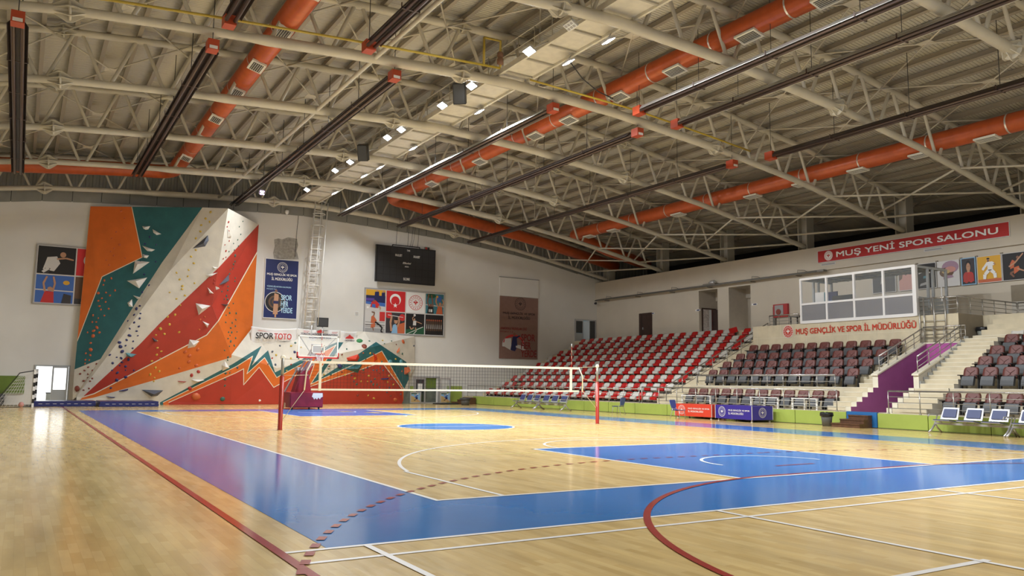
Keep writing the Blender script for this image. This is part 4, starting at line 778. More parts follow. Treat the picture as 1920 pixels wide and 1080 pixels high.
for ya, yb, art, lab in PO:
    fr = 'a_sky' if art is A_box else 'a_lgrey'; bd = Board('poster',lab,'poster',(XW-.06,ya,5.98),SY,EZ,ya-yb,1.14,'a_lgrey',fr,.03,'posters along the side wall',.04 if art is A_box else .025); bd.art(art)
    if art is not A_drk and art is not A_pk:
        b = MB(); b.box((XW-.12,ya-.02,7.16),(XW-.05,ya+.08,7.2),'brown_face'); b.build('clip', bd.t)
# ================================================================= TERRACES
def steps_profile(x0, z0, n, dx, dz, base=0.0):
    """stair polygon in XZ: n risers starting at x0"""
    P = [(x0, base), (x0, z0)]; x, zc_ = x0, z0
    for i in range(n): P.append((x, zc_+dz)) if P[-1][0] == x else None; zc_ += dz; x += dx; P.append((x, zc_))
    return P
def terrace(name, label, cuts, y0, y1, xend, m='stone', side=None, base=0.0):
    """cuts = [(x, z)]: from x on the tread is at height z"""
    b = MB(); P = [(cuts[0][0], base)]
    for i, (x, zz_) in enumerate(cuts):
        P.append((x, zz_)); nx = cuts[i+1][0] if i+1 < len(cuts) else xend; P.append((nx, zz_))
    P.append((xend, base))
    b.prism([(x, y0, zz_) for x, zz_ in P], (0, y1-y0, 0), side or m)
    for i, (x, zz_) in enumerate(cuts):          # tread nosings and risers in stone
        nx = cuts[i+1][0] if i+1 < len(cuts) else xend; pz_ = cuts[i-1][1] if i else base
        b.face([(x-.003,y0,zz_+.002),(nx-.003,y0,zz_+.002),(nx-.003,y1,zz_+.002),(x-.003,y1,zz_+.002)], m)
        b.box((x-.009,y0,zz_-.022),(x+.03,y1,zz_+.004),'stone_light')
        if side: b.face([(x-.004,y0,pz_),(x-.004,y1,pz_),(x-.004,y1,zz_),(x-.004,y0,zz_)], m)
    o = b.build(name, fix=False); tag(o, label, 'grandstand'); return o
F1z = .5; ROW = .93; RISE = .435
rowx = lambda r: 21.8+ROW*r
rowz = lambda r: F1z+RISE*r
c1 = [(20.75,.5)]+[(rowx(r)-.47, rowz(r)) for r in range(1,9)]+[(rowx(9)-.6, 4.38)]
terrace('seating_terrace','stepped cream terrace under the red and white seats',c1,20.92,37.42,XW-.03)
half = [(20.75,.5)]+[(rowx(0)-.1+ROW/2*k, .5+RISE/2*k) for k in range(1,18)]+[(rowx(9)-.6,4.38)]
terrace('aisle_stairs','narrow cream stairs along the end wall beside the red and white seats',half,37.42,YW-.02,XW-.03)
ha = [(20.75,.5)]+[(rowx(0)-.45+ROW/2*k, .5+RISE/2*k) for k in range(1,18)]+[(rowx(9)-.9,4.28)]
terrace('aisle_stairs','cream aisle stairs between red seats and maroon armchairs',ha,19.15,20.90,XW-.03)
AZ = [1.36,1.76,2.16,2.60]; AX = [23.2,24.1,25.0,25.9]
cA = [(20.75,.5),(22.6,AZ[0])]+[(AX[i]-.45,AZ[i]) for i in (1,2,3)]
terrace('seating_terrace','stepped cream terrace under the maroon armchairs in the middle',cA,10.95,19.13,SX)
low5 = [(21.25+.33*k,.5+.172*(k+1)) for k in range(5)]
hb = [(20.75,.5)]+low5+[(23.15+.30*k, 1.36+.155*(k+1)) for k in range(8)]
terrace('aisle_stairs','cream stairs beside the left edge of the purple stairwell',hb,10.17,10.93,SX)
hc = [(20.75,.5)]+low5+[(22.9+.265*k,1.36+.166*(k+1)) for k in range(12)]
xl = 26.1
terrace('aisle_stairs','cream stairs right of the purple stairwell climbing to the landing',[(20.75,.5)]+low5+[(22.9+.265*k,1.36+.155*(k+1)) for k in range(12)]+[(26.4,3.34)],7.12,8.34,28.19,side='grey_wall')
cC = [(20.75,.5),(22.6,AZ[0])]+[(AX[i]-.45,AZ[i]) for i in (1,2,3)]+[(26.4,3.05),(27.35,3.5),(28.3,3.95),(29.2,4.25)]
terrace('seating_terrace','stepped cream terrace at the right edge under maroon armchairs',cC,-6,7.10,XW-.03)
# upper platform with the cream front wall, landing steps
b = MB(); b.box((SX,8.9,0),(XW,19.13,4.25),'stone'); b.face([(SX-.002,8.898,3.3),(28.2,8.898,3.3),(28.2,8.898,4.25),(SX-.002,8.898,4.25)],'brown_face'); b.box((28.2,6.75,0),(XW,8.89,4.25),'stone')
for k in range(4): b.box((28.2-.42*(3-k)-.42,6.75,3.345+.225*(k-1) if k else 3.345),(28.2,8.3,3.36+.225*k),'stone')
for zz_ in (3.05,3.65): b.box((SX-.006,8.9,zz_),(SX,19.13,zz_+.012),'stone_light')
for k in range(14): b.box((SX-.006,9.5+.72*k,2.6),(SX,9.51+.72*k,4.25),'stone_light')
b.box((26.42,8.36,2.5),(28.2,8.89,3.23),'stone'); tag(b.build('platform_wall', fix=False),'cream tiled platform wall carrying the glass booth','wall')
# purple stairwell: two side walls and back
def stairwell(y0, y1, label, far, near):
    P = [(20.75,.48)]+[(20.75,.5)]+sum([[(x,.5+.172*k),(x,zq)] for k,(x,zq) in enumerate(low5)],[])+[(22.88,1.36),(22.88,1.80),(25.95,3.06),(26.4,3.06),(26.4,.02),(20.75,.02)]
    b = MB(); A_ = [Vector((x,y0,q)) for x,q in P]; B_ = [Vector((x,y1,q)) for x,q in P]
    for t in geometry.tessellate_polygon([A_]): b.face([A_[i] for i in t], near)
    for t in geometry.tessellate_polygon([B_]): b.face([B_[i] for i in reversed(t)], far)
    for i in range(len(P)): b.face([A_[i],A_[(i+1)%len(P)],B_[(i+1)%len(P)],B_[i]],'stone_light')
    b.prism([(22.82,y0-.03,1.80),(22.82,y0-.03,1.85),(25.95,y0-.03,3.11),(26.45,y0-.03,3.11),(26.45,y0-.03,3.06),(25.95,y0-.03,3.06)],(0,y1-y0+.06,0),'stone_light')
    tag(b.build('stairwell_wall', fix=False), label, 'wall')
stairwell(9.95,10.17,'purple stairwell side wall with sloping cream cap, left of the passage','stone','purple')
stairwell(8.36,8.56,'grey stairwell side wall with sloping cream cap, right of the passage','purple','grey_wall')
b = MB(); b.box((26.0,8.56,.0),(26.2,9.95,3.08),'pink'); b.box((20.75,8.56,.0),(26.0,9.95,.46),'stone'); b.box((25.98,8.56,3.08),(26.5,10.17,3.13),'stone_light'); tag(b.build('stairwell_wall', fix=False),'bright pink end wall of the stairwell passage','wall')  # stairwell purple brightened to pink, as this wall is lit more
b = MB()
for k in range(12): x_ = 22.9+.265*k; zk = 1.36+.155*(k+1); b.box((x_-.02,8.31,zk-.02),(x_+.245,8.335,zk+.09),'pvc_grey')
tag(b.build('step_skirting'),'grey stepped skirting on the wall beside the right stairs','skirting')
# parapet with green padding
b = MB(); b.box((XP-.0,-6,0),(20.75,YW-1.6,.50),'stone_light'); tag(b.build('parapet'),'low cream parapet carrying the railing along the court','parapet')
ys = [-6,-2.8,1.0,4.3,7.0,8.55,8.9]; segs = [(-6,-3.2),(-3.2,-.4),(-.4,2.2),(2.2,4.7),(4.7,6.65),(6.65,8.43),(9.62,11.82),(11.82,14.3),(14.3,16.6),(16.6,18.8),(18.8,21),(21,23),(23,25),(25,27.2),(27.2,29.6),(29.6,31.8),(31.8,34.2),(34.2,36.85)]
for i, (a, c) in enumerate(segs):
    b = MB(); b.box((XP-.09,a+.015,.02),(XP,c-.015,.50),'pad_green'); b.box((XP-.095,a+.015,.005),(XP,c-.015,.03),'pad_edge')
    tag(b.build('wall_pad'),'lime green parapet pad, %s along from the right of the view' % ordn(i+1),'pad','lime green pads along the parapet')
b = MB(); b.box((XP-.10,8.44,.02),(XP-.005,9.61,.53),'pad_blue'); tag(b.build('wall_pad'),'blue pad behind the brown wooden steps','pad')
# ================================================================= SEATS
def make_seat(mn):
    t = thing('stadium_seat','','seat'); 
    b = MB()   # backrest: tilted shell with rounded top; X+ is away from the court
    W = .225; P = []
    for i in range(7):
        for j in range(5):
            u = -1+2*i/6; v = j/4; zz_ = .265+.22*v-(.03*max(0,abs(u)-.7)*2.2 if j == 4 else 0); y = u*W*(1-.10*v*v); x = .10+.10*v+.03*(1-u*u)*.6; P.append((x,y,zz_))
    for i in range(6):
        for j in range(4):
            a = i*5+j; b.face([P[a],P[a+5],P[a+6],P[a+1]], mn, True)
    Q = [(x+.035,y,zz_) for x,y,zz_ in P]
    for i in range(6):
        for j in range(4):
            a = i*5+j; b.face([Q[a],Q[a+1],Q[a+6],Q[a+5]], mn, True)
    edge = [i*5 for i in range(7)]+[30+j for j in range(1,5)]+[i*5+4 for i in range(5,-1,-1)]+[j for j in range(3,0,-1)]
    for i in range(len(edge)): a, c = edge[i], edge[(i+1)%len(edge)]; b.face([P[a],P[c],Q[c],Q[a]], mn)
    b.build('backrest', t)
    b = MB()   # seat pan tipped up in front of the backrest
    pr = [(.03,.10),(-.035,.14),(-.035,.225),(.01,.272),(.075,.27),(.08,.12)]
    b.prism([(x,-.205,q) for x,q in pr],(0,.41,0),mn); b.build('seat_pan', t)
    b = MB(); b.box((.05,-.24,.0),(.16,-.20,.26),'seat_black'); b.box((.05,.20,.0),(.16,.24,.26),'seat_black'); b.box((-.02,-.21,.0),(.12,.21,.05),'seat_black'); b.build('bracket', t)  # side brackets, plus a black slab added for the shade underneath
    return t
protoR = make_seat('seat_red'); protoW = make_seat('seat_white'); usedp = {}
def seat(white, x, y, z_, label, group, rz=0):
    p = protoW if white else protoR
    if white not in usedp: usedp[white] = 1; p.location = (x,y,z_); p['label'] = label; p['group'] = group; p.rotation_euler = (0,0,rz); return p
    return dup(p, (x,y,z_), label, group, rz)
NR = [33]*9; first_white = [0,1,0,1,0,1,0,1,0]; 
for r in range(9):
    x, z_ = rowx(r), rowz(r)+.012; n = NR[r]; k = 0
    start = 37.15 if n == 33 else 37.33; pitch = .5
    for i in range(n):
        white = (i+first_white[r]) % 2 == 1
        if r == 1 and i == 4: continue
        if r == 8 and i == 29: continue
        k += 1
        seat(white, x, start-pitch*i, z_, '%s plastic seat, %s row from the court, %s from the end wall' % ('white' if white else 'red', ordn(r+1), ordn(k)), 'red and white seats of the left stand')
b = MB(); b.obox((rowx(8)-.05,37.15-.5*28.4,rowz(8)+.42),(.03,.06,.01),(-.06,.21,-.05),(-.05,0,.13),'seat_red'); tag(b.build('seat_back'),'broken red seat back leaning sideways near the right of the top row','seat')
def make_chair():
    t = thing('armchair','','armchair')
    b = MB()
    def pad(x0, x1, hw, zs, m, tilt, hd=.03):
        rows = []
        for j, (z_, wf) in enumerate(zs): rows.append([(x0+tilt*(z_-zs[0][0]), s*hw*wf, z_) for s in (-1,-.6,0,.6,1)])
        for j in range(len(rows)-1):
            for i in range(4): a, c, d, e = rows[j][i], rows[j][i+1], rows[j+1][i+1], rows[j+1][i]; b.face([a,c,d,e], m, True); b.face([tuple(Vector(q)+Vector((x1-x0,0,0))) for q in (a,e,d,c)], 'chair_shell', True)
        ed = [r[0] for r in rows]+rows[-1][1:]+[r[-1] for r in rows[-2::-1]]+rows[0][-2:0:-1]
        for i in range(len(ed)): a, c = Vector(ed[i]), Vector(ed[(i+1)%len(ed)]); b.face([a,c,c+Vector((x1-x0,0,0)),a+Vector((x1-x0,0,0))], m)
    pad(.06,.14,.235,[(.33,.98),(.44,1.03),(.60,1.02),(.67,.95),(.705,.80),(.72,.5)],'leather',.30)
    for q in (((.025,-.17,.37),(.06,0,.47)),((.025,.17,.37),(.06,0,.47)),((.06,0,.47),(.07,0,.51)),((.07,0,.51),(.11,-.14,.62)),((.07,0,.51),(.11,.14,.62))):
        b.beam((q[0][0]+.03,q[0][1],q[0][2]),(q[1][0]+.03,q[1][1],q[1][2]),.008,.010,'leather_seam')
    b.build('backrest', t)
    b = MB(); b.prism([(x,-.205,q) for x,q in ((-.15,.09),(-.165,.13),(-.06,.40),(.0,.42),(.05,.39),(-.05,.10))],(0,.41,0),'chair_shell')
    for k in range(4): b.box((-.163+.0145*k,-.19,.15+.035*k),(-.14+.0145*k,.19,.158+.035*k),'chair_arm')
    b.build('seat_cushion', t)
    for s in (-1,1):
        b = MB(); b.prism([(x,s*.285-.02,q) for x,q in ((.0,0),(.10,0),(.14,.3),(.20,.45),(.0,.43),(.04,.30))],(0,.04,0),'chair_arm'); b.build('side_frame', t)
        b = MB(); b.box((-.14,s*.285-.03,.43),(.18,s*.285+.03,.458),'chair_arm'); b.build('armrest', t)
    return t
pc = make_chair(); first = True
def chair(x, y, z_, label, group, down=False):
    global first
    if first: first = False; pc.location = (x,y,z_); pc['label'] = label; pc['group'] = group; return pc
    return dup(pc, (x,y,z_), label, group)
for i in range(12): chair(21.8, 18.63-.675*i, .51, 'maroon armchair in the front row below the platform, %s from the left' % ordn(i+1), 'maroon armchairs in the middle block')
for r in range(4):
    for i in range(12): chair(AX[r], 18.75-.675*i-.012*r, AZ[r]+.01, 'maroon armchair on the platform, %s row up, %s from the left' % (ordn(r+1), ordn(i+1)), 'maroon armchairs in the middle block')
ylast = [[6.62-.645*i for i in range(5)],[6.77-.645*i for i in range(4)],[6.76-.645*i for i in range(4)],[6.82-.645*i for i in range(4)],[6.76-.645*i for i in range(4)]]
for i in range(5): chair(21.8, ylast[0][i], .51, 'maroon armchair in the front row at far right, %s from the stairs' % ordn(i+1), 'maroon armchairs at the far right')
for r in range(4):
    for i in range(4): chair(AX[r], ylast[r+1][i], AZ[r]+.01, 'maroon armchair at far right, %s row up, %s from the stairs' % (ordn(r+2), ordn(i+1)), 'maroon armchairs at the far right')
seat(True, 26.75, at(0,26.85,1906,624).y, 3.06, 'white plastic seat behind the maroon armchairs at the right edge', 'plastic seats at the right edge')
seat(False, 26.75, at(0,26.85,1906,624).y-.5, 3.06, 'red plastic seat just behind the armchairs at the right edge', 'plastic seats at the right edge'); seat(False, 27.7, at(0,27.8,1919,606).y, 3.51, 'red plastic seat highest at the right edge of the view', 'plastic seats at the right edge')
# ================================================================= RAILINGS
def rail(label, pts, h, n_post, bars=(.33,.66), m='brushed', top='chrome', r=.022, z0=None):
    """pts = base line points; posts spread evenly, level bars at fractions of h"""
    t = thing('railing', label, 'railing', pts[0]); P = [Vector(p) for p in pts]
    MB().tube([p+Vector((0,0,h)) for p in P], r*1.25, top, 8).build('handrail', t)
    for f in bars: MB().tube([p+Vector((0,0,h*f)) for p in P], r*.6, m, 6).build('rail_bar', t)
    L_ = [0]; 
    for a, c in zip(P[:-1], P[1:]): L_.append(L_[-1]+(c-a).length)
    for k in range(n_post):
        d = L_[-1]*k/(n_post-1); i = max(j for j in range(len(L_)-1) if L_[j] <= d+1e-6); f = (d-L_[i])/(L_[i+1]-L_[i]); q = P[i].lerp(P[i+1], f)
        b = MB(); b.tube([q, q+Vector((0,0,h))], r*.85, m, 8); b.lathe([(r*1.8,0),(r*1.8,.03),(r,.04)], q, m, 8); b.build('post', t)
    return t
rail('low steel railing in front of the red and white seats',[(20.72,37.9,.5),(20.72,20.9,.5)],.66,16)
rail('low steel railing in front of the front armchairs',[(20.72,20.7,.5),(20.72,10.13,.5)],.75,10,(.2,.45,.72))
rail('steel railing on the right, in front of the far armchairs',[(20.72,8.12,.5),(20.72,-3,.5)],.75,11,(.25,.5,.75))
rail('steel railing on the edge of the armchair platform',[(22.62,19.05,1.36),(22.62,11.6,1.36)],.47,10,(.45,.92))
rail('sloping steel handrail of the aisle beside the red and white seats',[(21.05,19.4,.62),(21.4,19.4,.72),(27.9,19.4,3.78)],.74,8,(.4,.7))
rail('short steel handrail at the top of the aisle beside the booth',[(27.9,19.3,4.25),(27.9,17.5,4.25)],.62,4,(.3,.55,.8))
rail('sloping steel handrail on the left purple wall',[(23.15,10.06,1.95),(25.6,10.06,2.95),(25.95,10.06,3.11)],.58,6,(.35,.68))
rail('sloping steel handrail on the right stairwell wall',[(23.0,8.46,1.88),(25.85,8.46,3.11)],.60,5,(.35,.68))
rail('steel railing across the end of the stairwell',[(26.25,10.19,3.13),(26.25,8.52,3.13)],.62,5,(.25,.5,.75))
rail('steel railing of the platform right of the booth door',[(26.55,10.5,4.25),(26.55,8.95,4.25)],.66,4,(.3,.55,.8))
rail('steel railing running back from the platform corner',[(26.6,8.95,4.25),(28.1,8.95,4.25),(30.9,8.95,4.25)],.66,6,(.3,.55,.8))
rail('steel railing behind the landing near the side wall',[(30.9,8.9,4.25),(30.9,6.9,4.25)],.66,3,(.3,.55,.8))
t = thing('ladder_frame','tall steel grid of bars in front of the platform wall by the stairwell','railing',(26.42,9.9,3.13))
for k, y in enumerate((10.42,10.23,9.81,9.36)): MB().tube([(26.42,y,2.7 if k < 2 else 3.13),(26.42,y,4.95)],.03,'brushed',8).build('post',t)
for q in (3.35,3.7,4.0,4.3): MB().tube([(26.42,10.42,q),(26.42,9.36,q)],.015,'brushed',6).build('rail_bar',t)
# white frames on the walkway and a dark table next to the booth
for i, (ya, yb) in enumerate(((18.3,16.6),(14.35,13.0),(12.3,11.2))):
    t = thing('white_frame','white metal frame on the walkway, %s of three from the left' % ORD[i],'frame',(21.0,(ya+yb)/2,.5),'white frames behind the carts')
    for y in (ya,yb,(ya+yb)/2): MB().box((20.98,y-.03 if y != (ya+yb)/2 else y-.015,.5),(21.03,y+.03 if y != (ya+yb)/2 else y+.015,.9),'white_paint').build('leg',t)
    MB().box((20.96,yb-.03,.9),(21.05,ya+.03,.935),'white_paint').build('top_bar',t); MB().box((20.99,yb,.72),(21.02,ya,.735),'white_paint').build('cross_bar',t)
t = thing('table','small dark table beside the fire cabinet left of the booth','table',(29.2,18.0,4.25))
MB().box((28.9,17.2,4.85),(29.5,18.9,4.9),'dark_grey').build('table_top',t)
for x in (28.95,29.45):
    for y in (17.25,18.85): MB().box((x-.025,y-.025,4.25),(x+.025,y+.025,4.85),'dark_grey').build('leg',t)
a = at(0,XW-.06,1452,596); c = at(0,XW-.06,1478,569)
t = thing('fire_cabinet','red fire hose cabinet with glass front on the side wall left of the booth','fire cabinet',(XW-.1,(a.y+c.y)/2,a.z))
MB().box((XW-.15,c.y,a.z),(XW,a.y,c.z),'extinguisher_red').build('cabinet_body',t); MB().box((XW-.165,c.y+.28,a.z+.08),(XW-.15,a.y-.12,c.z-.06),'a_grey').build('glass_door',t); MB().lathe([(.16,0),(.16,.03)],(XW-.17,(a.y+c.y)/2+.1,a.z+.3),'h_maroon',16,(-1,0,0)).build('hose_reel',t)
tag(MB().box((XW-.12,22.05,4.3),(XW-.0,22.2,5.75),'conduit').build('pipe_duct'),'slim vertical grey duct left of the fire cabinet','duct')
# conduit pipes along the side wall
b = MB(); b.tube([(XW-.28,38.2,7.42),(XW-.28,18.6,7.42)],.05,'conduit',8); b.tube([(XW-.4,38.2,7.38),(XW-.4,18.6,7.38)],.035,'conduit',8)
b.box((XW-.5,18.5,7.34),(XW-.2,18.9,7.44),'conduit'); o = b.build('wall_pipes'); tag(o,'pair of grey pipes along the side wall below its upper beam','pipe')
for y in (37,33.6,30.2,26.9,23.5,20.3):
    b = MB(); b.tube([(XW-.28,y,7.45),(XW-.28,y,7.62),(XW-.28,y-.45,7.55),(XW-.28,y-.6,7.46)],.015,'conduit',5); b.box((XW-.45,y-.03,7.28),(XW-.02,y+.03,7.33),'conduit'); b.build('bracket',o)
b = MB(); b.box((XW-.5,26.2,7.4),(XW-.15,27.2,7.5),'conduit'); b.lathe([(.1,-.15),(.14,-.1),(.14,.15),(.1,.2)],(XW-.35,26.5,7.55),'lamp_body',12,(0,1,0)); tag(b.build('pump_unit'),'small grey pipe fitting above the first niche','pipe fitting')
b = MB(); b.tube([(XW-.05,37.9,8.6),(XW-.05,37.9,7.5)],.05,'wall_side',8); tag(b.build('downpipe'),'cream vertical pipe in the far corner','pipe')
t = thing('security_camera','small dark camera in the far corner under the pipes','camera',(31.2,38.2,7.2)); MB().lathe([(.02,-.14),(.08,-.1),(.09,0),(.05,.08)],(31.2,38.1,7.18),'black',12,(0,1,0)).build('housing',t); MB().tube([(31.2,38.15,7.2),(31.45,38.45,7.25)],.03,'lamp_body',6).build('bracket',t)
p = at(1,YW-.15,538,398); t = thing('security_camera','white dome camera high on the end wall above the navy banner','camera',p); MB().lathe([(.05,.16),(.12,.12),(.12,0),(.09,-.08),(.03,-.13)],p,'white_paint',14).build('dome',t); MB().tube([(p.x,p.y,p.z+.14),(p.x,YW,p.z+.18)],.025,'white_paint',6).build('bracket',t)
b = MB(); q = [at(1,YW-.03,*k) for k in ((561,394),(556,440),(553,482))]; b.tube(q,.012,'cable',5); tag(b.build('cable'),'thin black cable hanging above the navy banner','cable')
for x_,y_,lab in ((1221,588,'right of the brown door'),(1306,582,'left of the first niche'),(1412,571,'right of the second niche')):
    p = at(0,XW-.03,x_,y_); b = MB(); b.box((XW-.03,p.y-.3,p.z-.05),(XW,p.y+.1,p.z+.06),'a_white'); b.box((XW-.034,p.y-.25,p.z-.03),(XW-.03,p.y-.02,p.z+.04),'a_navy'); tag(b.build('room_sign'),'small white and navy room sign on the side wall '+lab,'sign')
b = MB(); p = at(1,YW-.02,669,588); b.box((p.x-.12,YW-.015,p.z-.13),(p.x+.12,YW,p.z+.13),'a_white')
for k in range(4): b.box((p.x-.1,YW-.02,p.z-.1+.055*k),(p.x+.1,YW-.015,p.z-.07+.055*k),'a_grey')
tag(b.build('notice'),'small paper notice on the end wall left of the sports pictures','notice')
b = MB(); p = at(1,YW-.05,596,606); b.box((p.x-.33,37.5,p.z-.27),(p.x+.33,37.62,p.z+.27),'black'); b.box((p.x-.28,37.49,p.z-.22),(p.x+.28,37.5,p.z+.22),'dark_grey'); b.tube([(p.x,37.56,p.z-.27),(p.x,37.56,3.6)],.025,'lamp_body',6); tag(b.build('shot_clock'),'dark square panel on a pole right of the ladder foot','panel')
# ================================================================= BOOTH
bt = thing('glass_booth','white framed glass control booth on the platform','booth',(27.6,13.4,4.25)); Y0, Y1, X0, X1, Zb, Zt = 10.6, 16.2, SX, 28.7, 4.25, 6.32
b = MB(); f = .055; zm_ = Zb+.88
def bar(b, p, q, w, m='pvc'): b.beam(p, q, w if p[2] != q[2] else w-.016, w, m)
for k in range(5): y = Y1+(Y0-Y1)*k/4; w = .16 if k == 4 else .09; bar(b,(X0,y,Zb),(X0,y,Zt),w)
for z_, w in ((Zb+.05,.13),(zm_,.09),(Zt-.03,.10)): bar(b,(X0,Y0,z_),(X0,Y1,z_),w)
b.build('front_frame', bt)
for yy, nm_ in ((Y0,'right'),(Y1,'left')):
    b = MB(); mm = 'pvc_grey'
    for x in (X0+.9,X0+1.25,X1): bar(b,(x,yy,Zb),(x,yy,Zt),.09,mm)
    for z_ in (Zb+.05,Zt-.04): bar(b,(X0,yy,z_),(X1,yy,z_),.09,mm)
    if nm_ == 'left': bar(b,(X0,yy,zm_),(X1,yy,zm_),.09,mm)
    b.build('side_frame', bt)
b = MB()
for k in range(4): y = Y1+(Y0-Y1)*k/4; y2 = Y1+(Y0-Y1)*(k+1)/4; b.box((X0-.005,y2+.04,zm_+.04),(X0+.005,y-.04,Zt-.07),'glass')
b.build('upper_glass', bt)
b = MB()
for k in range(4): y = Y1+(Y0-Y1)*k/4; y2 = Y1+(Y0-Y1)*(k+1)/4; b.box((X0-.005,y2+.04,Zb+.1),(X0+.005,y-.04,zm_-.04),'frost')
b.build('lower_panel', bt)
b = MB(); b.box((X0,Y0-.005,Zb+.8),(X0+.86,Y0+.005,Zt-.08),'glass'); b.box((X0+1.3,Y0-.005,Zb+.8),(X1-.05,Y0+.005,Zt-.08),'glass'); b.build('side_glass', bt)
b = MB(); b.box((X0,Y0-.01,Zb+.1),(X0+.86,Y0+.01,Zb+.8),'pvc_grey'); b.box((X0+1.3,Y0-.01,Zb+.1),(X1-.05,Y0+.01,Zb+.8),'pvc_grey'); b.build('side_panel', bt)
b = MB(); b.box((X0+.02,Y0,Zt-.02),(X1,Y1,Zt+.03),'booth_ceiling')
for k in range(9): b.box((X0+.03,Y0+.62*k+.3,Zt-.04),(X1,Y0+.62*k+.32,Zt-.02),'dark_grey')
for k in range(3): b.box((X0+.6*k+.5,Y0,Zt-.04),(X0+.6*k+.52,Y1,Zt-.02),'dark_grey')
b.build('booth_roof', bt)
for dy in (Y0-.03,): MB().box((X0+1.75,dy-.04,Zb+.7),(X0+1.78,dy,Zb+1.3),'pvc').build('door_handle', bt)
def inbox(name, lab, cat, a, c, m, extra=None):
    b = MB(); b.box(a, c, m)
    if extra: b.box(*extra)
    return tag(b.build(name), lab, cat)
inbox('cabinet','white cabinet standing inside the booth at its left end','cabinet',(27.3,15.55,4.25),(27.9,16.05,5.72),'a_white',((27.29,15.5,4.25),(27.9,15.55,5.7),'a_teal'))
inbox('poster_stand','dark blue poster panel leaning inside the booth at left','poster',(27.35,14.9,4.25),(27.42,15.45,5.7),'a_navy',((27.34,14.97,4.9),(27.35,15.38,5.3),'a_sky'))
inbox('monitor','wide dark monitor on the desk inside the booth','monitor',(27.0,13.9,5.1),(27.08,14.9,5.45),'black')
t = thing('desk','pale desk behind the frosted lower panels of the booth','desk',(27.1,14,4.25)); MB().box((26.85,12.2,5.0),(27.5,15.3,5.05),'a_lgrey').build('desk_top',t)
for y in (12.3,13.7,15.2): MB().box((26.9,y-.03,4.25),(27.4,y+.03,5.0),'a_grey').build('leg',t)
inbox('box','white box under the desk at the right end of the booth','box',(26.75,11.2,4.3),(27.1,11.75,4.65),'a_white')
b = MB(); b.tube([(27,12.2,5.05),(26.9,12.05,4.8),(26.95,11.95,4.5),(27,12.3,4.3)],.02,'a_dark',5); tag(b.build('cable'),'dark cable hanging from the desk inside the booth','cable')
# ================================================================= DOORS
def door_obj(n, parts, label):
    root = None
    for i, (name, mb) in enumerate(parts):
        if i == 0: root = mb.build(name); struct(root, label)
        else: mb.build(name, root)
    return root
def frame(b, x0, x1, z0, z1, y, w, m, d=.08):
    for a, c in (((x0,z0),(x0+w,z1)),((x1-w,z0),(x1,z1)),((x0+w,z1-w),(x1-w,z1)),((x0+w,z0),(x1-w,z0+w*.8))): b.box((a[0],y,a[1]),(c[0],y+d,c[1]),m)
# left door: open leaf of daylight and a closed half-glazed leaf
b = MB(); frame(b,-3.58,-2.0,0,1.98,YW-.05,.07,'pvc_grey'); 
g = MB(); g.box((-2.72,YW,.75),(-2.15,YW+.012,1.82),'glass'); lf = MB(); frame(lf,-2.80,-2.08,.02,1.92,YW-.03,.08,'pvc_grey'); lf.box((-2.72,YW-.01,.1),(-2.15,YW+.01,.75),'pvc_grey')
door_obj(1,(('door_1',b),('door_leaf',lf),('glass_pane',g)),'aluminium double door left of the climbing wall, one leaf open to daylight')
b = MB(); b.face([(-9,YW+6,-.05),(3,YW+6,-.05),(3,YW+6,5),(-9,YW+6,5)],'outside_wall'); b.face([(-9,YW+.3,-.02),(3,YW+.3,-.02),(3,YW+6,-.02),(-9,YW+6,-.02)],'outside_wall'); struct(b.build('wall_outside', fix=False),'pale yard wall outside the left door')
inbox('bin','small pale green bin outside the open door','bin',(-2.98,YW+.5,0),(-2.7,YW+.75,.55),'bin_body',((-3.0,YW+.48,.55),(-2.68,YW+.77,.6),'dark_grey'))
# lower right door group
b = MB(); frame(b,17.1,18.95,0,1.72,YW-.06,.10,'silver')
lf = MB(); frame(lf,17.2,17.98,.02,1.62,YW-.04,.10,'silver'); gp = MB(); gp.box((17.3,YW-.01,.1),(17.88,YW+.0,1.52),'glass_dark')
pp = MB(); pp.box((17.42,YW-.03,.85),(17.75,YW-.01,1.25),'a_white')
gr = MB(); gr.box((18.02,YW+.05,.95),(18.85,YW+.08,1.65),'pad_dark_green')
sh = MB(); sh.box((18.02,YW+.03,0),(18.85,YW+.05,.97),'sheeting')
door_obj(2,(('door_2',b),('door_leaf',lf),('glass_pane',gp),('paper_notice',pp),('green_board',gr),('sheeting',sh)),'grey framed double door at the right end of the bouldering wall')
b = MB(); b.box((17.0,YW+1.5,-.1),(19.2,YW+1.6,2),'dark_grey'); b.box((17.2,YW+.3,-.02),(19,YW+1.5,0),'dark_grey'); struct(b.build('wall_passage'),'passage wall behind the lower right door, coloured dark for the unlit room')  # dark grey stands in for the shade of the room behind
# open leaf with a glazed upper half standing against the wall
t = thing('door_leaf','open grey glazed door leaf against the wall beside the lower doorway','door',(19.2,YW-.5,0)); b = MB(); frame(b,18.72,19.5,0,1.62,YW-.55,.085,'silver',.05); b.box((18.8,YW-.55,.72),(19.42,YW-.5,.78),'silver'); b.build('leaf_frame',t)
MB().box((18.8,YW-.53,.78),(19.42,YW-.52,1.54),'glass').build('glass_pane',t)
A_beach = [full('a_sky'),('a_tan',[(0,0),(1,0),(1,.15),(.3,.62),(0,.7)]),('a_green',[(0,.9),(.8,.9),(.8,1),(0,1)]),('a_blue',[(.35,.55),(.75,.85),(.8,.78),(.5,.45)]),('a_navy',[(.5,.3),(.75,.35),(.7,.6),(.5,.55)]),('skin',ell(.42,.8,.08,.07,10)),('a_white',ell(.72,.9,.1,.08,10))]+L('skin',(.65,.32),(.8,.05),w=.12)+L('a_black',(.3,.2),(.5,.25),w=.08)
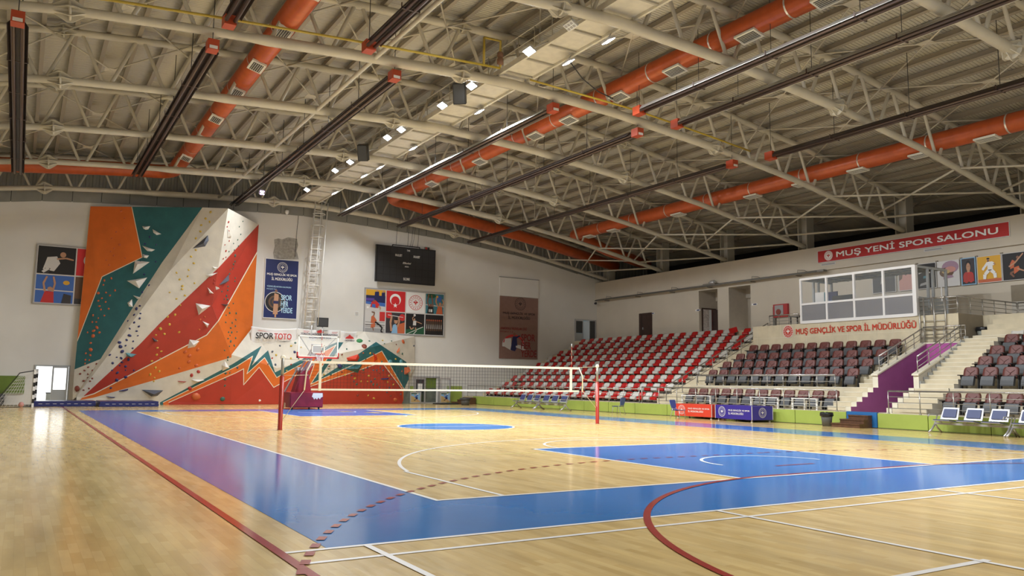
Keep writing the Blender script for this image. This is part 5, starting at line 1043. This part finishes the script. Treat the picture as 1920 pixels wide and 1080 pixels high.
Board('door_poster','beach volleyball picture at the foot of the open door leaf','poster',(18.8,YW-.58,.1),EX,EZ,.62,.56,'a_white',None,.02).art(A_beach)
p = at(1,37.6,761,757); Board('door_poster','beach volleyball picture in the low panel left of the doorway','poster',(16.75,37.95,.1),EX,EZ,.6,.56,'a_white','silver',.02,fw=.08).art(A_beach)
# upper door by the seats
b = MB(); frame(b,29.62,31.54,4.38,6.0,YW-.05,.06,'silver'); lf = MB(); frame(lf,29.7,30.4,4.4,5.92,YW-.03,.06,'silver'); lf.box((29.76,YW-.02,4.45),(30.34,YW,4.98),'pvc_grey'); g = MB(); g.box((29.76,YW-.01,5.0),(30.34,YW+.0,5.86),'glass_dark')
l2 = MB(); l2.box((30.95,YW-.02,4.4),(31.0,YW+.7,5.92),'pvc_grey'); l2.box((31.0,YW+.0,4.4),(31.5,YW+.03,5.92),'glass_dark')
door_obj(3,(('door_3',b),('door_leaf',lf),('glass_pane',g),('open_leaf',l2)),'grey double door at the top of the stairs in the far corner')
b = MB(); b.box((29,YW+2,4),(32.5,YW+2.1,6.6),'curtain_blue'); b.box((29,YW+.3,4.3),(32.5,YW+2,4.37),'a_grey'); b.box((30.2,YW+1.2,4.38),(31,YW+1.25,5.0),'a_teal'); struct(b.build('wall_landing'),'pale blue passage wall behind the upper corner door')
# brown door in the side wall
b = MB(); b.box((XW-.05,32.42,4.2),(XW,33.72,6.16),'door_brown'); lf = MB(); lf.box((XW-.06,32.5,4.2),(XW-.05,33.38,6.08),'door_brown'); kn = MB(); kn.box((XW-.1,33.25,5.05),(XW-.06,33.32,5.2),'silver'); st = MB(); st.box((XW-.065,33.40,4.2),(XW-.05,33.42,6.08),'black')
door_obj(4,(('door_4',b),('door_leaf',lf),('door_handle',kn),('gap_strip',st)),'dark brown wooden door in the side wall above the seats')
# door inside the first niche, bright curtain behind
y = 28.06; b = MB()
for a, c in (((31.86,4.2),(31.94,6.16)),((33.0,4.2),(33.08,6.16)),((31.94,6.08),(33.0,6.16))): b.box((a[0],y-.05,a[1]),(c[0],y,c[1]),'door_brown')
lf = MB(); lf.box((32.75,y-.45,4.2),(32.8,y-.02,6.06),'door_brown'); ct = MB(); ct.box((31.94,y-.02,4.2),(32.5,y-.012,6.08),'curtain_lace'); wp = MB(); wp.box((32.5,y-.03,4.2),(32.68,y-.015,6.08),'outside_wall'); rp = MB(); rp.box((32.68,y-.03,4.2),(33.0,y-.015,6.08),'leather')
door_obj(5,(('door_5',b),('door_leaf',lf),('lace_curtain',ct),('wall_strip',wp),('red_strip',rp)),'dark framed doorway with a lace curtain inside the first niche')
# ================================================================= BANNERS ON THE BOULDERING WALL
def cloth(name, label, X0_, X1_, Zt_, Zb_, Y_, sag, seed):
    rn = random.Random(seed); b = MB(); NX, NZ = 28, 12; P = []
    for i in range(NX+1):
        for j in range(NZ+1):
            u, v = i/NX, j/NZ; top = Zt_-.10*math.sin(PI*u)*sag; bot = Zb_-.16*math.sin(PI*u)*sag
            y = Y_-.05-.035*math.sin(v*9+3*math.sin(PI*u)+seed)*math.sin(PI*u)-.03*math.sin(u*14+seed)*(.4+v); P.append((X0_+(X1_-X0_)*u+.02*math.sin(v*5+seed)*(.5-u), y, top*(1-v)+bot*v))
    for i in range(NX):
        for j in range(NZ): a = i*(NZ+1)+j; b.face([P[a],P[a+1],P[a+NZ+2],P[a+NZ+1]],'banner_cloth',True)
    o = b.build(name); tag(o, label, 'banner', 'white cloth banners on the bouldering wall'); m_ = o.modifiers.new('s','SOLIDIFY'); m_.thickness = .006; return o
c_ = cloth('cloth_banner','white cloth banner with black and red lettering at the left',6.75,9.35,4.36,3.35,37.8,1.0,1); yb = 37.62
text('lettering','SPOR',(7.0,yb,3.68),EX,EZ,.98,.33,'a_black',c_,.014); text('lettering','TOTO',(8.03,yb,3.68),EX,EZ,.98,.33,'a_red',c_,.014)
b = MB(); shape(b,(7.05,yb,4.08),EX,EZ,[(0,0),(.1,.06),(.9,-.03),(.1,.03)],'a_red',.01); shape(b,(8.1,yb,3.5),EX,EZ,[(0,.02),(.5,.03),(.95,.12),(.5,.07)],'a_black',.01); b.build('swoosh',c_,fix=False)
c_ = cloth('cloth_banner','white cloth banner with two lines of small lettering behind the backboard',9.38,11.95,4.36,3.62,37.8,.5,3)
text('lettering','TÜRKİYE DAĞCILIK FEDERASYONU',(9.55,yb,4.0),EX,EZ,2.2,.13,'a_navy',c_,.02); text('lettering','BAŞARILAR DİLERİM',(10.05,yb,3.78),EX,EZ,1.3,.14,'a_navy',c_,.02)
b = MB(); shape(b,(10.7,yb,4.2),EX,EZ,[(-.22,0),(0,.14),(.22,0),(.15,-.06),(-.15,-.06)],'a_red',.01)
for x in (9.7,11.4): b.flat([(x,yb,4.2),(x+.35,yb,4.2),(x+.35,yb,4.22),(x,yb,4.22)],'a_red'); b.flat([(x,yb,4.14),(x+.3,yb,4.14),(x+.3,yb,4.16),(x,yb,4.16)],'a_red')
b.build('logo_marks',c_,fix=False)
c_ = cloth('cloth_banner','small white cloth banner with a red mountain mark at the right',11.98,13.0,4.34,3.55,37.8,.7,5)
b = MB(); shape(b,(12.5,yb,3.95),EX,EZ,[(-.28,-.08),(-.2,.02),(-.08,.08),(0,.18),(.1,.08),(.2,.04),(.28,-.08)],'a_red',.01); b.build('logo_marks',c_,fix=False); text('lettering','TÜRKİYE DAĞCILIK',(12.2,yb,3.72),EX,EZ,.62,.08,'a_navy',c_,.02)
# ================================================================= VOLLEYBALL
for X_, lab, zr, zt_ in ((2.02,'left volleyball post, red with a grey upper tube',1.49,1.98),(13.0,'right volleyball post, red with a grey upper tube',1.44,1.96)):
    t = thing('volleyball_post',lab,'post',(X_,14,0),'volleyball posts')
    MB().lathe([(.075,0),(.062,.03),(.062,zr)],(X_,14,0),'post_red',14).build('lower_tube',t); MB().lathe([(.042,0),(.042,zt_-zr)],(X_,14,zr),'post_grey',12).build('upper_tube',t)
    MB().lathe([(.03,-.02),(.07,-.02),(.07,.02),(.03,.02)],(X_,14,zt_+.02),'tape',12,(0,1,0)).build('pulley',t)
    MB().lathe([(.066,0),(.066,.02)],(X_,14,zr-.03),'post_red',14).build('collar',t)
    b = MB(); s = 1 if X_ > 7 else -1
    for k in range(5): b.tube([(X_-.07*s,13.95,.75-.03*k),(X_-.10*s,13.92,.73-.03*k),(X_-.06*s,13.93,.71-.03*k)],.006,'rope',5)
    b.build('rope_coil',t)
vn = thing('volleyball_net','white taped volleyball net across mid court','net',(7.5,14,1.1)); zT = lambda x: 1.93; NB = 1.12; NT = 1.92
b = MB()
nx_ = 86; nz_ = 8
for i in range(nx_+1): x = 3.1+(11.87-3.1)*i/nx_; b.beam((x,14,NB),(x,14,NT),.006,.006,'net_cord')
for j in range(1,nz_): z_ = NB+(NT-NB)*j/nz_; b.beam((2.85,14,z_),(12.2,14,z_),.006,.006,'net_cord')
b.build('net_mesh',vn,fix=False)
MB().box((2.85,13.985,NT-.065),(12.2,14.015,NT+.005),'tape').build('top_tape',vn); MB().box((2.85,13.99,NB-.03),(12.2,14.01,NB+.02),'tape').build('bottom_tape',vn)
for x in (3.1,11.87): MB().box((x-.035,13.975,NB-.04),(x+.035,14.02,NT),'tape').build('side_tape',vn)
MB().tube([(2.85,14,NT),(2.70,14.0,NT-.3),(2.66,14,NB-.02)],.02,'tape',6).build('end_tape',vn); MB().tube([(12.2,14,NT),(12.36,14,NT-.3),(12.36,14,NB-.03)],.02,'tape',6).build('end_tape',vn)
for x, zz_ in ((3.1,2.0),(11.87,1.95)): 
    b = MB()
    for k in range(8): b.tube([(x,13.96,NT+.0+.1*k),(x,13.96,NT+.1+.1*k)],.008,'a_white' if k % 2 else 'a_red',6)
    b.build('antenna',vn)
b = MB(); b.tube([(2.06,14,1.96),(2.85,14,NT)],.008,'rope',5); b.tube([(12.96,14,1.96),(12.2,14,NT)],.008,'rope',5); b.tube([(2.08,13.95,.3),(2.68,14,NB)],.008,'rope',5); b.tube([(12.9,13.95,.55),(12.36,14,NB)],.008,'rope',5); b.tube([(2.08,14,1.5),(2.75,14,1.52)],.007,'rope',5); b.tube([(12.95,14,1.44),(12.36,14,1.55)],.007,'rope',5); b.build('rope',vn)
# ================================================================= BASKETBALL STAND
bs = thing('basketball_stand','portable basketball stand with dark red base and glass backboard','basketball stand',(7.3,30,0))
b = MB(); b.box((6.75,29.55,.08),(8.35,31.4,.80),'hoop_base'); b.box((6.78,29.5,.12),(8.32,29.56,.76),'hoop_base'); b.build('base_box',bs)
b = MB(); q = [(7.9,.77),(8.36,.77),(8.38,.6),(8.28,.55),(8.24,.47),(8.16,.56),(8.1,.46),(8.02,.53),(7.96,.46),(7.9,.56),(7.84,.6)]; b.flat([(x-.06,29.49,z_) for x, z_ in q],'net_white'); b.build('torn_sticker',bs,fix=False)
b = MB(); b.prism([(7.15,30.3,.8),(8.0,30.3,.8),(7.8,30.3,1.85),(7.45,30.3,1.85)],(0,.55,0),'hoop_base'); b.build('column_pad',bs)
for s in (-1,1):
    x = 7.55+.13*s; MB().beam((x,30.6,1.8),(x,28.35,2.95),.06,.09,'silver').build('upper_arm',bs); MB().beam((x,30.2,1.75),(x,28.35,2.55),.05,.06,'silver').build('lower_arm',bs)
MB().beam((6.95,31.2,.8),(7.35,30.6,1.9),.07,.07,'silver').build('rear_strut',bs); MB().box((7.3,30.4,1.85),(7.9,30.9,2.0),'silver').build('arm_bracket',bs)
b = MB(); b.box((7.3,28.3,2.45),(7.75,28.36,3.05),'silver')
for s in (-1,1): b.beam((7.52+.2*s,28.4,2.6),(7.52+.85*s,28.06,3.35),.035,.035,'silver')
b.build('board_mount',bs)
B0_, B1_, BZ0, BZ1 = 6.57, 8.47, 2.44, 3.42
MB().box((B0_,28.0,BZ0),(B1_,28.02,BZ1),'board_glass').build('backboard',bs)
b = MB()
for a, c in (((B0_,BZ0),(B0_+.05,BZ1)),((B1_-.05,BZ0),(B1_,BZ1)),((B0_,BZ1-.045),(B1_,BZ1)),((B0_,BZ0),(B1_,BZ0+.045)),((7.22,2.62),(7.26,3.0)),((7.78,2.62),(7.82,3.0)),((7.22,2.96),(7.82,3.0)),((7.22,2.62),(7.82,2.65))): b.box((a[0],27.98,a[1]),(c[0],28.03,c[1]),'tape')
b.build('board_frame',bs)
b = MB(); b.box((B0_-.04,27.96,BZ0-.06),(B1_+.04,28.06,BZ0+.01),'pad_red'); b.box((B0_-.04,27.96,BZ0-.06),(B0_+.01,28.06,BZ0+.22),'pad_red'); b.box((B1_-.01,27.96,BZ0-.06),(B1_+.04,28.06,BZ0+.22),'pad_red'); b.build('edge_pad',bs)
rc = (7.52,27.68,2.57); b = MB(); b.tube([(rc[0]+.225*math.cos(2*PI*i/24), rc[1]+.225*math.sin(2*PI*i/24), rc[2]) for i in range(25)],.014,'hoop_rim',8,False); b.box((7.42,27.9,2.52),(7.62,28.0,2.60),'hoop_rim'); b.build('rim',bs)
b = MB(); NN = 12
for i in range(NN):
    for s in (-1,1):
        for k in range(4):
            r_ = [.225,.19,.15,.125,.13]; a0, a1 = 2*PI*(i+s*.5*k)/NN, 2*PI*(i+s*.5*(k+1))/NN
            b.tube([(rc[0]+r_[k]*math.cos(a0),rc[1]+r_[k]*math.sin(a0),rc[2]-.085*k),(rc[0]+r_[k+1]*math.cos(a1),rc[1]+r_[k+1]*math.sin(a1),rc[2]-.085*(k+1))],.006,'net_white',4,False)
b.build('basket_net',bs,fix=False)
b = MB()
for x in (6.9,8.2):
    for y in (29.7,31.2): b.lathe([(.05,-.03),(.05,.03)],(x,y,.05),'black',10,(1,0,0))
b.build('wheel',bs)
MB().tube([(7.2,28.1,3.42),(7.2,28.1,3.9)],.02,'lamp_body',6).build('clock_pole',bs)
# ================================================================= GOAL, MATS, PADS AT THE LEFT
gt = thing('handball_goal','handball goal with black and white striped posts at the far left','goal',(-4.5,36.5,0))
def striped(name, p, q, n):
    p, q = Vector(p), Vector(q); b = MB()
    for k in range(n): b.beam(p.lerp(q,k/n), p.lerp(q,(k+1)/n), .09, .09, 'a_white' if k % 2 == 0 else 'a_black', up=(0,1,0))
    b.build(name, gt)
gx = -3.45
striped('goal_post',(gx-.15,34.5,0),(gx-.15,34.5,1.68),9); striped('goal_post',(gx-.02,36.9,0),(gx-.02,36.9,1.72),9); striped('crossbar',(gx-.15,34.5,1.68),(gx-.02,36.9,1.72),9)
for y in (34.5,36.9): MB().tube([(gx-.1,y,1.68),(gx-.75,y,1.55),(gx-1.75,y,.0),(gx-.1,y,.03)],.022,'black',6).build('support_frame',gt)
MB().tube([(gx-1.75,34.5,.02),(gx-1.75,36.9,.02)],.022,'black',6).build('ground_bar',gt); MB().tube([(gx-.75,34.5,1.55),(gx-.75,36.9,1.55)],.018,'black',6).build('top_bar',gt)
b = MB()
for k in range(22): y = 34.5+2.4*k/21; b.beam((gx-.7,y,1.5),(gx-1.65,y,.05),.009,.009,'net_white')
for k in range(15): f_ = k/14; b.beam((gx-.7-.95*f_,34.5,1.5-1.45*f_),(gx-.7-.95*f_,36.9,1.5-1.45*f_),.009,.009,'net_white',up=(1,0,0))
for y in (34.5,36.9):
    for k in range(10): f_ = k/10; b.beam((gx-.12-.6*(1-f_)*0-.05,y,1.6*(1-f_)),(gx-.72-1.0*f_,y,1.5*(1-f_)),.008,.008,'net_white',up=(0,1,0))
    for k in range(10): f_ = k/10; b.beam((gx-.15-1.5*f_,y,.03),(gx-.15-.55*f_,y,1.6-.1*f_),.008,.008,'net_white',up=(0,1,0))
b.build('goal_net',gt,fix=False)
b = MB(); b.lathe([(.02,-.12),(.08,-.09),(.12,0),(.08,.09),(.02,.12)],(-4.05,34.2,.13),'a_pink',14); tag(b.build('ball'),'pink ball lying by the goal','ball')
for a, c, lab in (((-3.62,35.3),(-.95,37.3),'navy gym mat stack left of the climbing wall corner'),((-.86,34.6),(1.75,37.0),'navy gym mat stack at the foot of the climbing wall')):
    t = thing('gym_mat',lab,'mat',(a[0],a[1],0),'navy gym mats')
    for k in range(2): MB().box((a[0]+.02*k,a[1],.01+.125*k),(c[0]-.02*k,c[1],.128+.125*k),'navy_vinyl').build('mat_layer',t)
    b = MB()
    for k in range(8): x = a[0]+(c[0]-a[0])*(.1+.11*k); b.box((x,a[1]-.004,.12),(x+.15,a[1],.135),'white_vinyl')
    b.build('piping',t)
tag(MB().box((-7.2,YW-.12,.55),(-3.95,YW-.01,1.42),'pad_dark_green').build('wall_pad'),'dark green pad on the end wall behind the goal','pad')
tag(MB().box((-7.2,YW-.5,.0),(-4.75,YW-.12,.5),'dark_grey').build('storage_box'),'dark box against the wall behind the goal','box')
tag(MB().box((19.5,YW-.12,.0),(20.55,YW-.01,1.12),'pad_green').build('wall_pad'),'green pad on the wall right of the lower doorway','pad')
tag(MB().box((16.9,YW-.1,.0),(17.1,YW-.01,1.1),'pad_green').build('wall_pad'),'narrow green pad on the wall left of the lower doorway','pad')
b = MB()
P_ = [(15.9,37.9),(16.9,37.75)]
b.prism([(15.4,37.95,0),(16.7,37.95,0),(16.7,37.95,.75),(16.1,37.95,.95),(15.4,37.95,.8)],(0,.2,0),'sheeting')
tag(b.build('sheeting'),'grey green plastic sheeting at the right end of the bouldering wall','sheeting')
# ================================================================= WOODEN STEPS, BINS
def wsteps(label, x0, x1, y0, y1, n, h, dirx):
    """steps descending towards the court (-X), sides along Y"""
    t = thing('wooden_steps', label, 'steps', ((x0+x1)/2,(y0+y1)/2,0), 'brown wooden steps')
    for k in range(n):
        xa = x0+(x1-x0)*k/n; b = MB(); b.box((xa,y0+.0,h*k/n),(x1,y1-.18*k*dirx,h*(k+1)/n-.02),'wood_dark'); b.box((xa-.02,y0-.01,h*(k+1)/n-.035),(x1,y1+.01-.18*k*dirx,h*(k+1)/n),'wood_dark'); b.build('step', t)
wsteps('dark brown wooden steps in front of the blue pad',19.85,XP-.12,8.62,9.72,3,.42,1)
wsteps('dark brown wooden steps beside the far end of the parapet',19.4,20.45,36.3,37.6,3,.42,.6)
def bin_(label, x, y, r, h, bag, m):
    t = thing('waste_bin', label, 'bin', (x,y,0 if y != 8.64 else 3.24)); z0 = 0 if y != 8.64 else 3.24
    MB().lathe([(r*.78,0),(r,h)],(x,y,z0),m,16).build('bin_body', t)
    b = MB(); rn = random.Random(3); k = 20
    b.v = []; pr = [(r*1.02,h*.72),(r*1.14,h*.80),(r*1.1,h*.97),(r*1.04,h*1.03),(r*.85,h*.96)]
    for rr, hh in pr:
        for j in range(k): t_ = 2*PI*j/k; q = rr*(1+.08*(rn.random()-.5)); b.v.append((x+q*math.cos(t_),y+q*math.sin(t_),z0+hh+.02*(rn.random()-.5)))
    b.mi(bag)
    for i in range(len(pr)-1):
        for j in range(k): b.f.append([i*k+j,i*k+(j+1)%k,(i+1)*k+(j+1)%k,(i+1)*k+j]); b.m.append(0); b.sm.append(True)
    b.build('bin_bag', t, fix=False)
bin_('black bin with a black bag left of the wooden steps by the blue pad',19.95,9.98,.2,.47,'bin_bag','bin_grey')
bin_('dark bin with a pale rim beside the far wooden steps',18.95,34.9,.3,.42,'dark_grey','bin_grey')
bin_('pale bin with a black bag on the landing above the stairs',27.72,8.64,.24,.5,'bin_bag','bin_body')
tag(MB().box((17.9,36.2,0),(19.2,37.2,.06),'black').build('floor_mat'),'black mat on the floor before the far wooden steps','mat')
# ================================================================= CARTS, CHAIRS, BENCHES
def cart(label, p0, p1, dep, h, m):
    """front face from p0 (left) to p1 (right) on the floor, depth away from the court"""
    a, c = Vector((*p0,0)), Vector((*p1,0)); u = (c-a); W = u.length; u.normalize(); n = Vector((-u.y,u.x,0)); n = n if n.x > 0 else -n
    t = thing('equipment_cart', label, 'cart', a, 'printed equipment carts'); z0 = .09
    b = MB(); b.obox(a+u*W/2+n*dep/2+Vector((0,0,z0+h/2)), u*W/2, n*dep/2, Vector((0,0,h/2)), m); b.build('cart_body', t)
    for s0 in (.0,W):
        for s1 in (0,dep): MB().beam(a+u*s0+n*s1+Vector((0,0,z0)), a+u*s0+n*s1+Vector((0,0,z0+h)), .02,.02,'a_lgrey').build('corner_edge', t)
    o = a-n*.004; f_ = W/2.1
    emblem('emblem', o+u*.40*f_+Vector((0,0,z0+h*.52)), u, EZ, h*.38, 'sign_white', t, None, .004)
    text('lettering','MUŞ GENÇLİK VE SPOR',o+u*.78*f_+Vector((0,0,z0+h*.56)),u,EZ,1.2*f_,h*.17,'sign_white',t,.014,.004); text('lettering','İL MÜDÜRLÜĞÜ',o+u*.78*f_+Vector((0,0,z0+h*.34)),u,EZ,.85*f_,h*.17,'sign_white',t,.014,.004)
    emblem('emblem', c+u*.004+n*dep*.5+Vector((0,0,z0+h*.52)), n, EZ, h*.36, 'sign_white', t, None, .004)
    for s0 in (.1,W-.1):
        for s1 in (.08,dep-.08): b = MB(); q = a+u*s0+n*s1; b.lathe([(.035,-.02),(.035,.02)],(q.x,q.y,.014),'a_lgrey',10,tuple(n)); b.beam(q+Vector((0,0,.04)),q+Vector((0,0,.095)),.04,.04,'a_grey'); b.build('caster', t)
cart('red equipment cart with white lettering beside the blue one',(19.50,17.15),(19.62,15.15),.85,.50,'cart_red')
cart('blue equipment cart with white lettering in front of the green parapet',(19.42,14.75),(19.28,12.75),1.05,.52,'cart_blue')
def pchair(label, x, y, rz):
    t = thing('chair', label, 'chair', (x,y,0), 'blue plastic chairs')
    R_ = Matrix.Rotation(rz, 3, 'Z'); g_ = lambda a: tuple(R_ @ Vector(a)+Vector((x,y,0)))
    b = MB()   # local: faces +X
    pr = [(.22,.37),(.05,.35),(-.17,.365),(-.20,.385)]
    for i in range(3):
        b.face([g_((pr[i][0],-.21,pr[i][1])),g_((pr[i+1][0],-.21,pr[i+1][1])),g_((pr[i+1][0],.21,pr[i+1][1])),g_((pr[i][0],.21,pr[i][1]))],'chair_blue',True); b.face([g_((pr[i][0],-.21,pr[i][1]-.02)),g_((pr[i][0],.21,pr[i][1]-.02)),g_((pr[i+1][0],.21,pr[i+1][1]-.02)),g_((pr[i+1][0],-.21,pr[i+1][1]-.02))],'chair_blue',True)
    b.face([g_((.22,-.21,.37)),g_((.22,.21,.37)),g_((.22,.21,.35)),g_((.22,-.21,.35))],'chair_blue'); b.build('seat', t)
    b = MB(); q = [(-.19,.40,.15),(-.22,.55,.20),(-.26,.72,.215),(-.27,.76,.18)]
    for i in range(3):
        (xa,za_,wa),(xb,zb_,wb_) = q[i],q[i+1]
        b.prism([g_((xa,-wa,za_)),g_((xa,wa,za_)),g_((xb,wb_,zb_)),g_((xb,-wb_,zb_))], tuple(R_ @ Vector((-.02,0,0))),'chair_blue')
    b.build('backrest', t)
    for s in (-1,1): MB().tube([g_((.20,s*.22,0)),g_((.16,s*.19,.355))],.012,'silver',6).build('leg', t); MB().tube([g_((-.25,s*.22,0)),g_((-.15,s*.19,.355)),g_((-.2,s*.12,.45))],.012,'silver',6).build('leg', t)
pchair('blue plastic chair in front of the red cart',18.75,16.15,math.radians(-75))
pchair('blue plastic chair near the parapet behind the right volleyball post',19.55,21.0,math.radians(110))
def bench(label, x, y, pitch=.82):
    """three seats along Y, facing the court (-X)"""
    t = thing('waiting_bench', label, 'bench', (x,y,0), 'three seat metal benches')
    MB().box((x-.02,y-pitch*1.5,.26),(x+.04,y+pitch*1.5,.32),'a_grey').build('beam', t)
    for k in (-1,0,1):
        yc = y+k*pitch*.98; w = pitch*.33
        b = MB(); b.prism([(x-.30,yc-w,.40),(x-.30,yc-w,.425),(x+.14,yc-w,.37),(x+.14,yc-w,.345)],(0,2*w,0),'bench_navy'); b.prism([(x-.31,yc-w-.02,.385),(x-.31,yc-w-.02,.40),(x+.15,yc-w-.02,.345),(x+.15,yc-w-.02,.33)],(0,2*w+.04,0),'silver'); b.build('seat', t)
        b = MB(); b.prism([(x+.12,yc-w-.03,.42),(x+.12,yc+w+.03,.42),(x+.30,yc+w+.0,.78),(x+.30,yc-w-.0,.78)],(.02,0,.0),'silver_dark'); b.build('back_shell', t)
        b = MB(); b.prism([(x+.145,yc-w+.04,.49),(x+.145,yc+w-.04,.49),(x+.262,yc+w-.05,.735),(x+.262,yc-w+.05,.735)],(-.02,0,.0),'bench_navy'); b.build('back_pad', t)
        b = MB(); b.beam((x,yc-.12,.30),(x-.05,yc-.2,.37),.03,.03,'a_grey'); b.beam((x,yc+.12,.30),(x-.05,yc+.2,.37),.03,.03,'a_grey'); b.build('bracket', t)
    for s in (-1,1):
        yy = y+s*pitch*1.48
        b = MB(); b.tube([(x-.34,yy,.02),(x-.15,yy,.13),(x+.01,yy,.28)],.028,'silver',8); b.tube([(x+.34,yy,.02),(x+.15,yy,.13),(x+.01,yy,.28)],.028,'silver',8); b.build('leg', t)
        b = MB(); b.tube([(x+.01,yy,.30),(x+.16,yy,.55),(x-.28,yy,.57),(x-.33,yy,.50)],.02,'silver',8); b.build('armrest', t)
bench('three seat metal bench with navy pads, leftmost along the parapet',19.2,28.35,.74)
bench('three seat metal bench with navy pads, second along the parapet',19.2,25.95,.82)
bench('three seat metal bench with navy pads near the right edge',20.05,5.02,.75)
bench('metal bench with navy pads cut by the right edge of the view',20.05,2.72,.75)
# ================================================================= LIGHT AND CAMERA
def area(name, loc, rot, sx, sy, e, col):
    l = bpy.data.lights.new(name,'AREA'); l.shape = 'RECTANGLE'; l.size = sx; l.size_y = sy; l.energy = e; l.color = col; o = bpy.data.objects.new(name,l); C.objects.link(o); o.location = loc; o.rotation_euler = rot; return o
for i, (p, n) in enumerate(LDAT):
    l = bpy.data.lights.new('floodlight_beam','SPOT'); l.energy = 1200 if p.y < 6 else 2100 if p.y < 24 else 1100; l.spot_size = math.radians(140); l.spot_blend = .6; l.color = (.92,.96,1); l.shadow_soft_size = .2
    o = bpy.data.objects.new('floodlight_beam', l); C.objects.link(o); o.location = p; o.rotation_euler = n.to_track_quat('-Z','Y').to_euler()
area('yard_daylight',(-3,YW+3.2,4.6),(0,0,0),6,4,600,(1,.98,.95))
w = bpy.data.worlds.new('world'); bpy.context.scene.world = w; w.use_nodes = True; bg = w.node_tree.nodes['Background']; bg.inputs[0].default_value = (1.0,.95,.87,1); bg.inputs[1].default_value = .55
cam = bpy.data.cameras.new('camera'); cam.sensor_width = 36; cam.lens = FPX/1920*36; cam.clip_end = 300
co = bpy.data.objects.new('camera', cam); C.objects.link(co); co.location = CAM
mr = Matrix((( _R.x,_U.x,-_F.x),(_R.y,_U.y,-_F.y),(_R.z,_U.z,-_F.z))); co.rotation_euler = mr.to_euler()
S = bpy.context.scene; S.camera = co
S.view_settings.view_transform = 'Standard'; S.view_settings.look = 'None'; S.view_settings.gamma = 1; S.view_settings.use_curve_mapping = False; S.view_settings.exposure = .28
